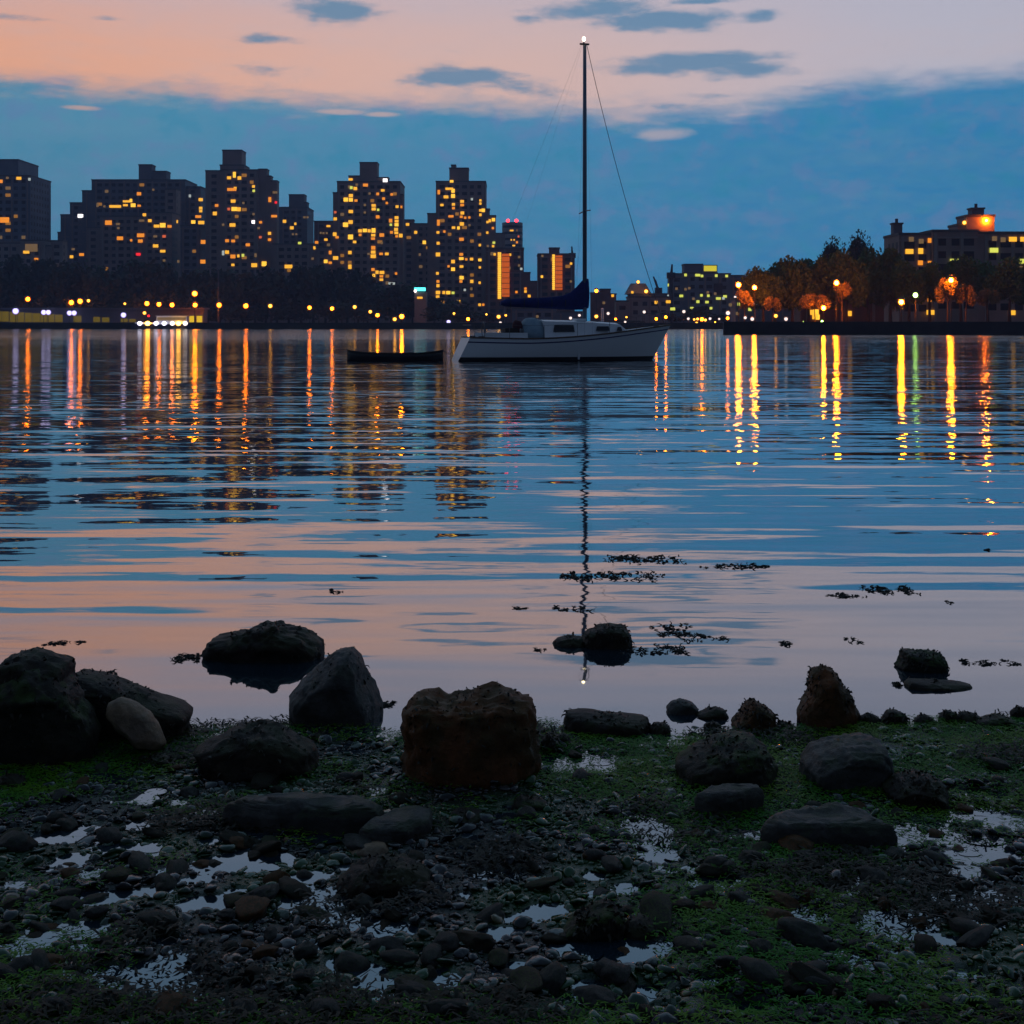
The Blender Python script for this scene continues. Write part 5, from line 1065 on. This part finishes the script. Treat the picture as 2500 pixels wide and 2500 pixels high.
# green algae: small blades in patches over stones and mud
def blades(name, n, x, y, z, ln, wd, mat, up=.35):
    a_ = rng.uniform(0, 2*np.pi, n); L = ln * rng.uniform(.5, 1.4, n); w = wd * rng.uniform(.6, 1.3, n); h = rng.uniform(0, up, n) * L
    d = np.stack([np.cos(a_), np.sin(a_), np.zeros(n)], 1); q = np.stack([-np.sin(a_), np.cos(a_), np.zeros(n)], 1); P = np.stack([x, y, z], 1)
    up_ = np.zeros((n, 3)); up_[:, 2] = h; dr = np.zeros((n, 3)); dr[:, 2] = -h * .3
    A, B = P - q * w[:, None], P + q * w[:, None]; mP = P + d * (L * .5)[:, None] + up_; C_, D_ = mP - q * w[:, None], mP + q * w[:, None]; E_ = P + d * L[:, None] + dr
    v = np.stack([A, B, C_, D_, E_], 1).reshape(-1, 3); b_ = np.arange(n) * 5
    tr = np.concatenate([np.stack([b_, b_+1, b_+3], 1), np.stack([b_, b_+3, b_+2], 1), np.stack([b_+2, b_+3, b_+4], 1)])
    return link(name, mesh_np(name, v, tr, mat, True))
M_ALG = pmat("green_algae", (.020, .130, .004), .55, (.085, .18, .006), 2.5, spec=.08)
M_KELP = pmat("brown_weed", (.008, .009, .004), .5, (.016, .012, .004), 8, spec=.10)
x, y = scatter(330000, -2.6, 2.6, 2.5, 5.5); gm = green_mask(x, y); k = gm > rng.uniform(-.14, .10, len(x)); x, y = x[k], y[k]
z = beach_h(x, y) + rng.uniform(.002, .020, len(x)); k = z > .004; x, y, z = x[k], y[k], z[k]
tag(blades("green_algae", len(x), x, y, z, .021, .0018, M_ALG, .14), "green algae matted over pebbles near the waterline", None, None, "stuff")
x, y = scatter(110000, -2.6, 2.6, 2.5, 5.45); gm = fbm(x * 2.1, y * 3.1, 4, 177); k = gm > rng.uniform(.03, .16, len(x)); x, y = x[k], y[k]; z = beach_h(x, y) + rng.uniform(.004, .03, len(x)); k = z > .002; x, y, z = x[k], y[k], z[k]
tag(blades("brown_seaweed", len(x), x, y, z, .036, .0034, M_KELP, .28), "dark brown seaweed strewn over the beach", None, None, "stuff")
def water_at(px, py):
    q = K0(px, py); Y = F * CAMZ / (q[1] - YH); return Vector(((q[0] - CX) * Y / F, Y, 0))
CL = [(1215, 1056, 72, 7, "floating weed strip right of the mast reflection, farthest out", 70), (1160, 1088, 95, 9, "floating weed raft crossing the mast reflection", 90), (1382, 1068, 70, 6, "thin floating weed strip right of the farthest raft", 45), (1670, 1113, 50, 9, "floating weed clump far out on the right", 60), (1575, 1124, 60, 4, "thin line of floating weed left of the right clump", 26),
      (1270, 1190, 36, 12, "scattered floating weed right of the shallow round rock", 45), (1235, 1226, 62, 10, "floating weed trailing from the shallow round rock", 60), (1330, 1205, 55, 8, "sparse floating weed bits right of the scattered weed", 22), (1485, 1215, 12, 5, "two small weed bits left of a lone weed scrap", 8), (1607, 1209, 14, 5, "lone weed scrap floating above the upright rock", 12),
      (1870, 1250, 56, 6, "floating weed line at the far right edge", 34), (1080, 1150, 36, 5, "small weed line just left of the mast reflection", 22), (985, 1147, 14, 4, "tiny weed scrap left of the mast reflection", 9), (120, 1213, 34, 4, "floating weed above the left rock pile", 22), (210, 1270, 16, 4, "small weed scrap beside the leaning slab", 12),
      (355, 1242, 26, 7, "weed tail trailing left from the oval rock", 60), (735, 1330, 14, 5, "weed tuft at the right foot of the pyramid rock", 26), (630, 1115, 14, 4, "tiny weed scrap far out left of centre", 8), (1020, 1226, 12, 5, "weed bits left of the small low rock", 10), (1790, 1138, 4, 4, "single weed speck far out at right", 4), (1860, 1038, 8, 3, "dark speck of weed farthest out at right", 5)]
M_WEED = pmat("floating_weed", (.014, .012, .008), .5, (.022, .018, .010), 9, spec=.3)
for (px, py, w, h, lab, n) in CL:
    c = water_at(px, py); sx_m = w * S19 * c.y / F; sy_m = h * S19 * c.y ** 2 / (F * CAMZ)
    m = MB(); r_ = random.Random(px); kz = c.y / 6.5; cl_ = [(r_.uniform(-1, 1), r_.uniform(-.8, .8)) for _ in range(max(3, n // 2))]
    for i in range(int(n * 2)):
        u0, v0 = r_.choice(cl_); ox, oy = (u0 + r_.gauss(0, .07)) * sx_m, (v0 + r_.gauss(0, .22)) * sy_m
        L = r_.uniform(.006, .030) * kz; a_ = r_.gauss(0, .5) + (math.pi if r_.random() < .5 else 0); th = r_.uniform(.0015, .0045) * kz; up = r_.random() ** 3 * .008 * kz
        d = Vector((math.cos(a_), math.sin(a_), 0)) * L; q_ = Vector((-d.y, d.x, 0)).normalized() * th
        m.tube([(ox, oy, 0), (ox + d.x * .5 + q_.x, oy + d.y * .5 + q_.y, up * .8 + .003), (ox + d.x, oy + d.y, up + .002)], [th, th * .8, th * .2], 4)
    o = m.put("seaweed_clump", M_WEED, None, c, True); tag(o, lab, "seaweed", None, "stuff")

# ------------------------------------------------------------------ evening air over the river
M_HAZE = bpy.data.materials.new("haze"); M_HAZE.use_nodes = True; t = M_HAZE.node_tree; t.nodes.clear()
pv = t.nodes.new("ShaderNodeVolumePrincipled"); pv.inputs["Color"].default_value = (.46, .58, .95, 1); pv.inputs["Density"].default_value = .00026; pv.inputs["Anisotropy"].default_value = .35
om = t.nodes.new("ShaderNodeOutputMaterial"); t.links.new(pv.outputs[0], om.inputs["Volume"])
tag(MB().box(-960, 960, -160, 1040, -9.2, 135).put("haze", M_HAZE), None, None, None, "stuff")
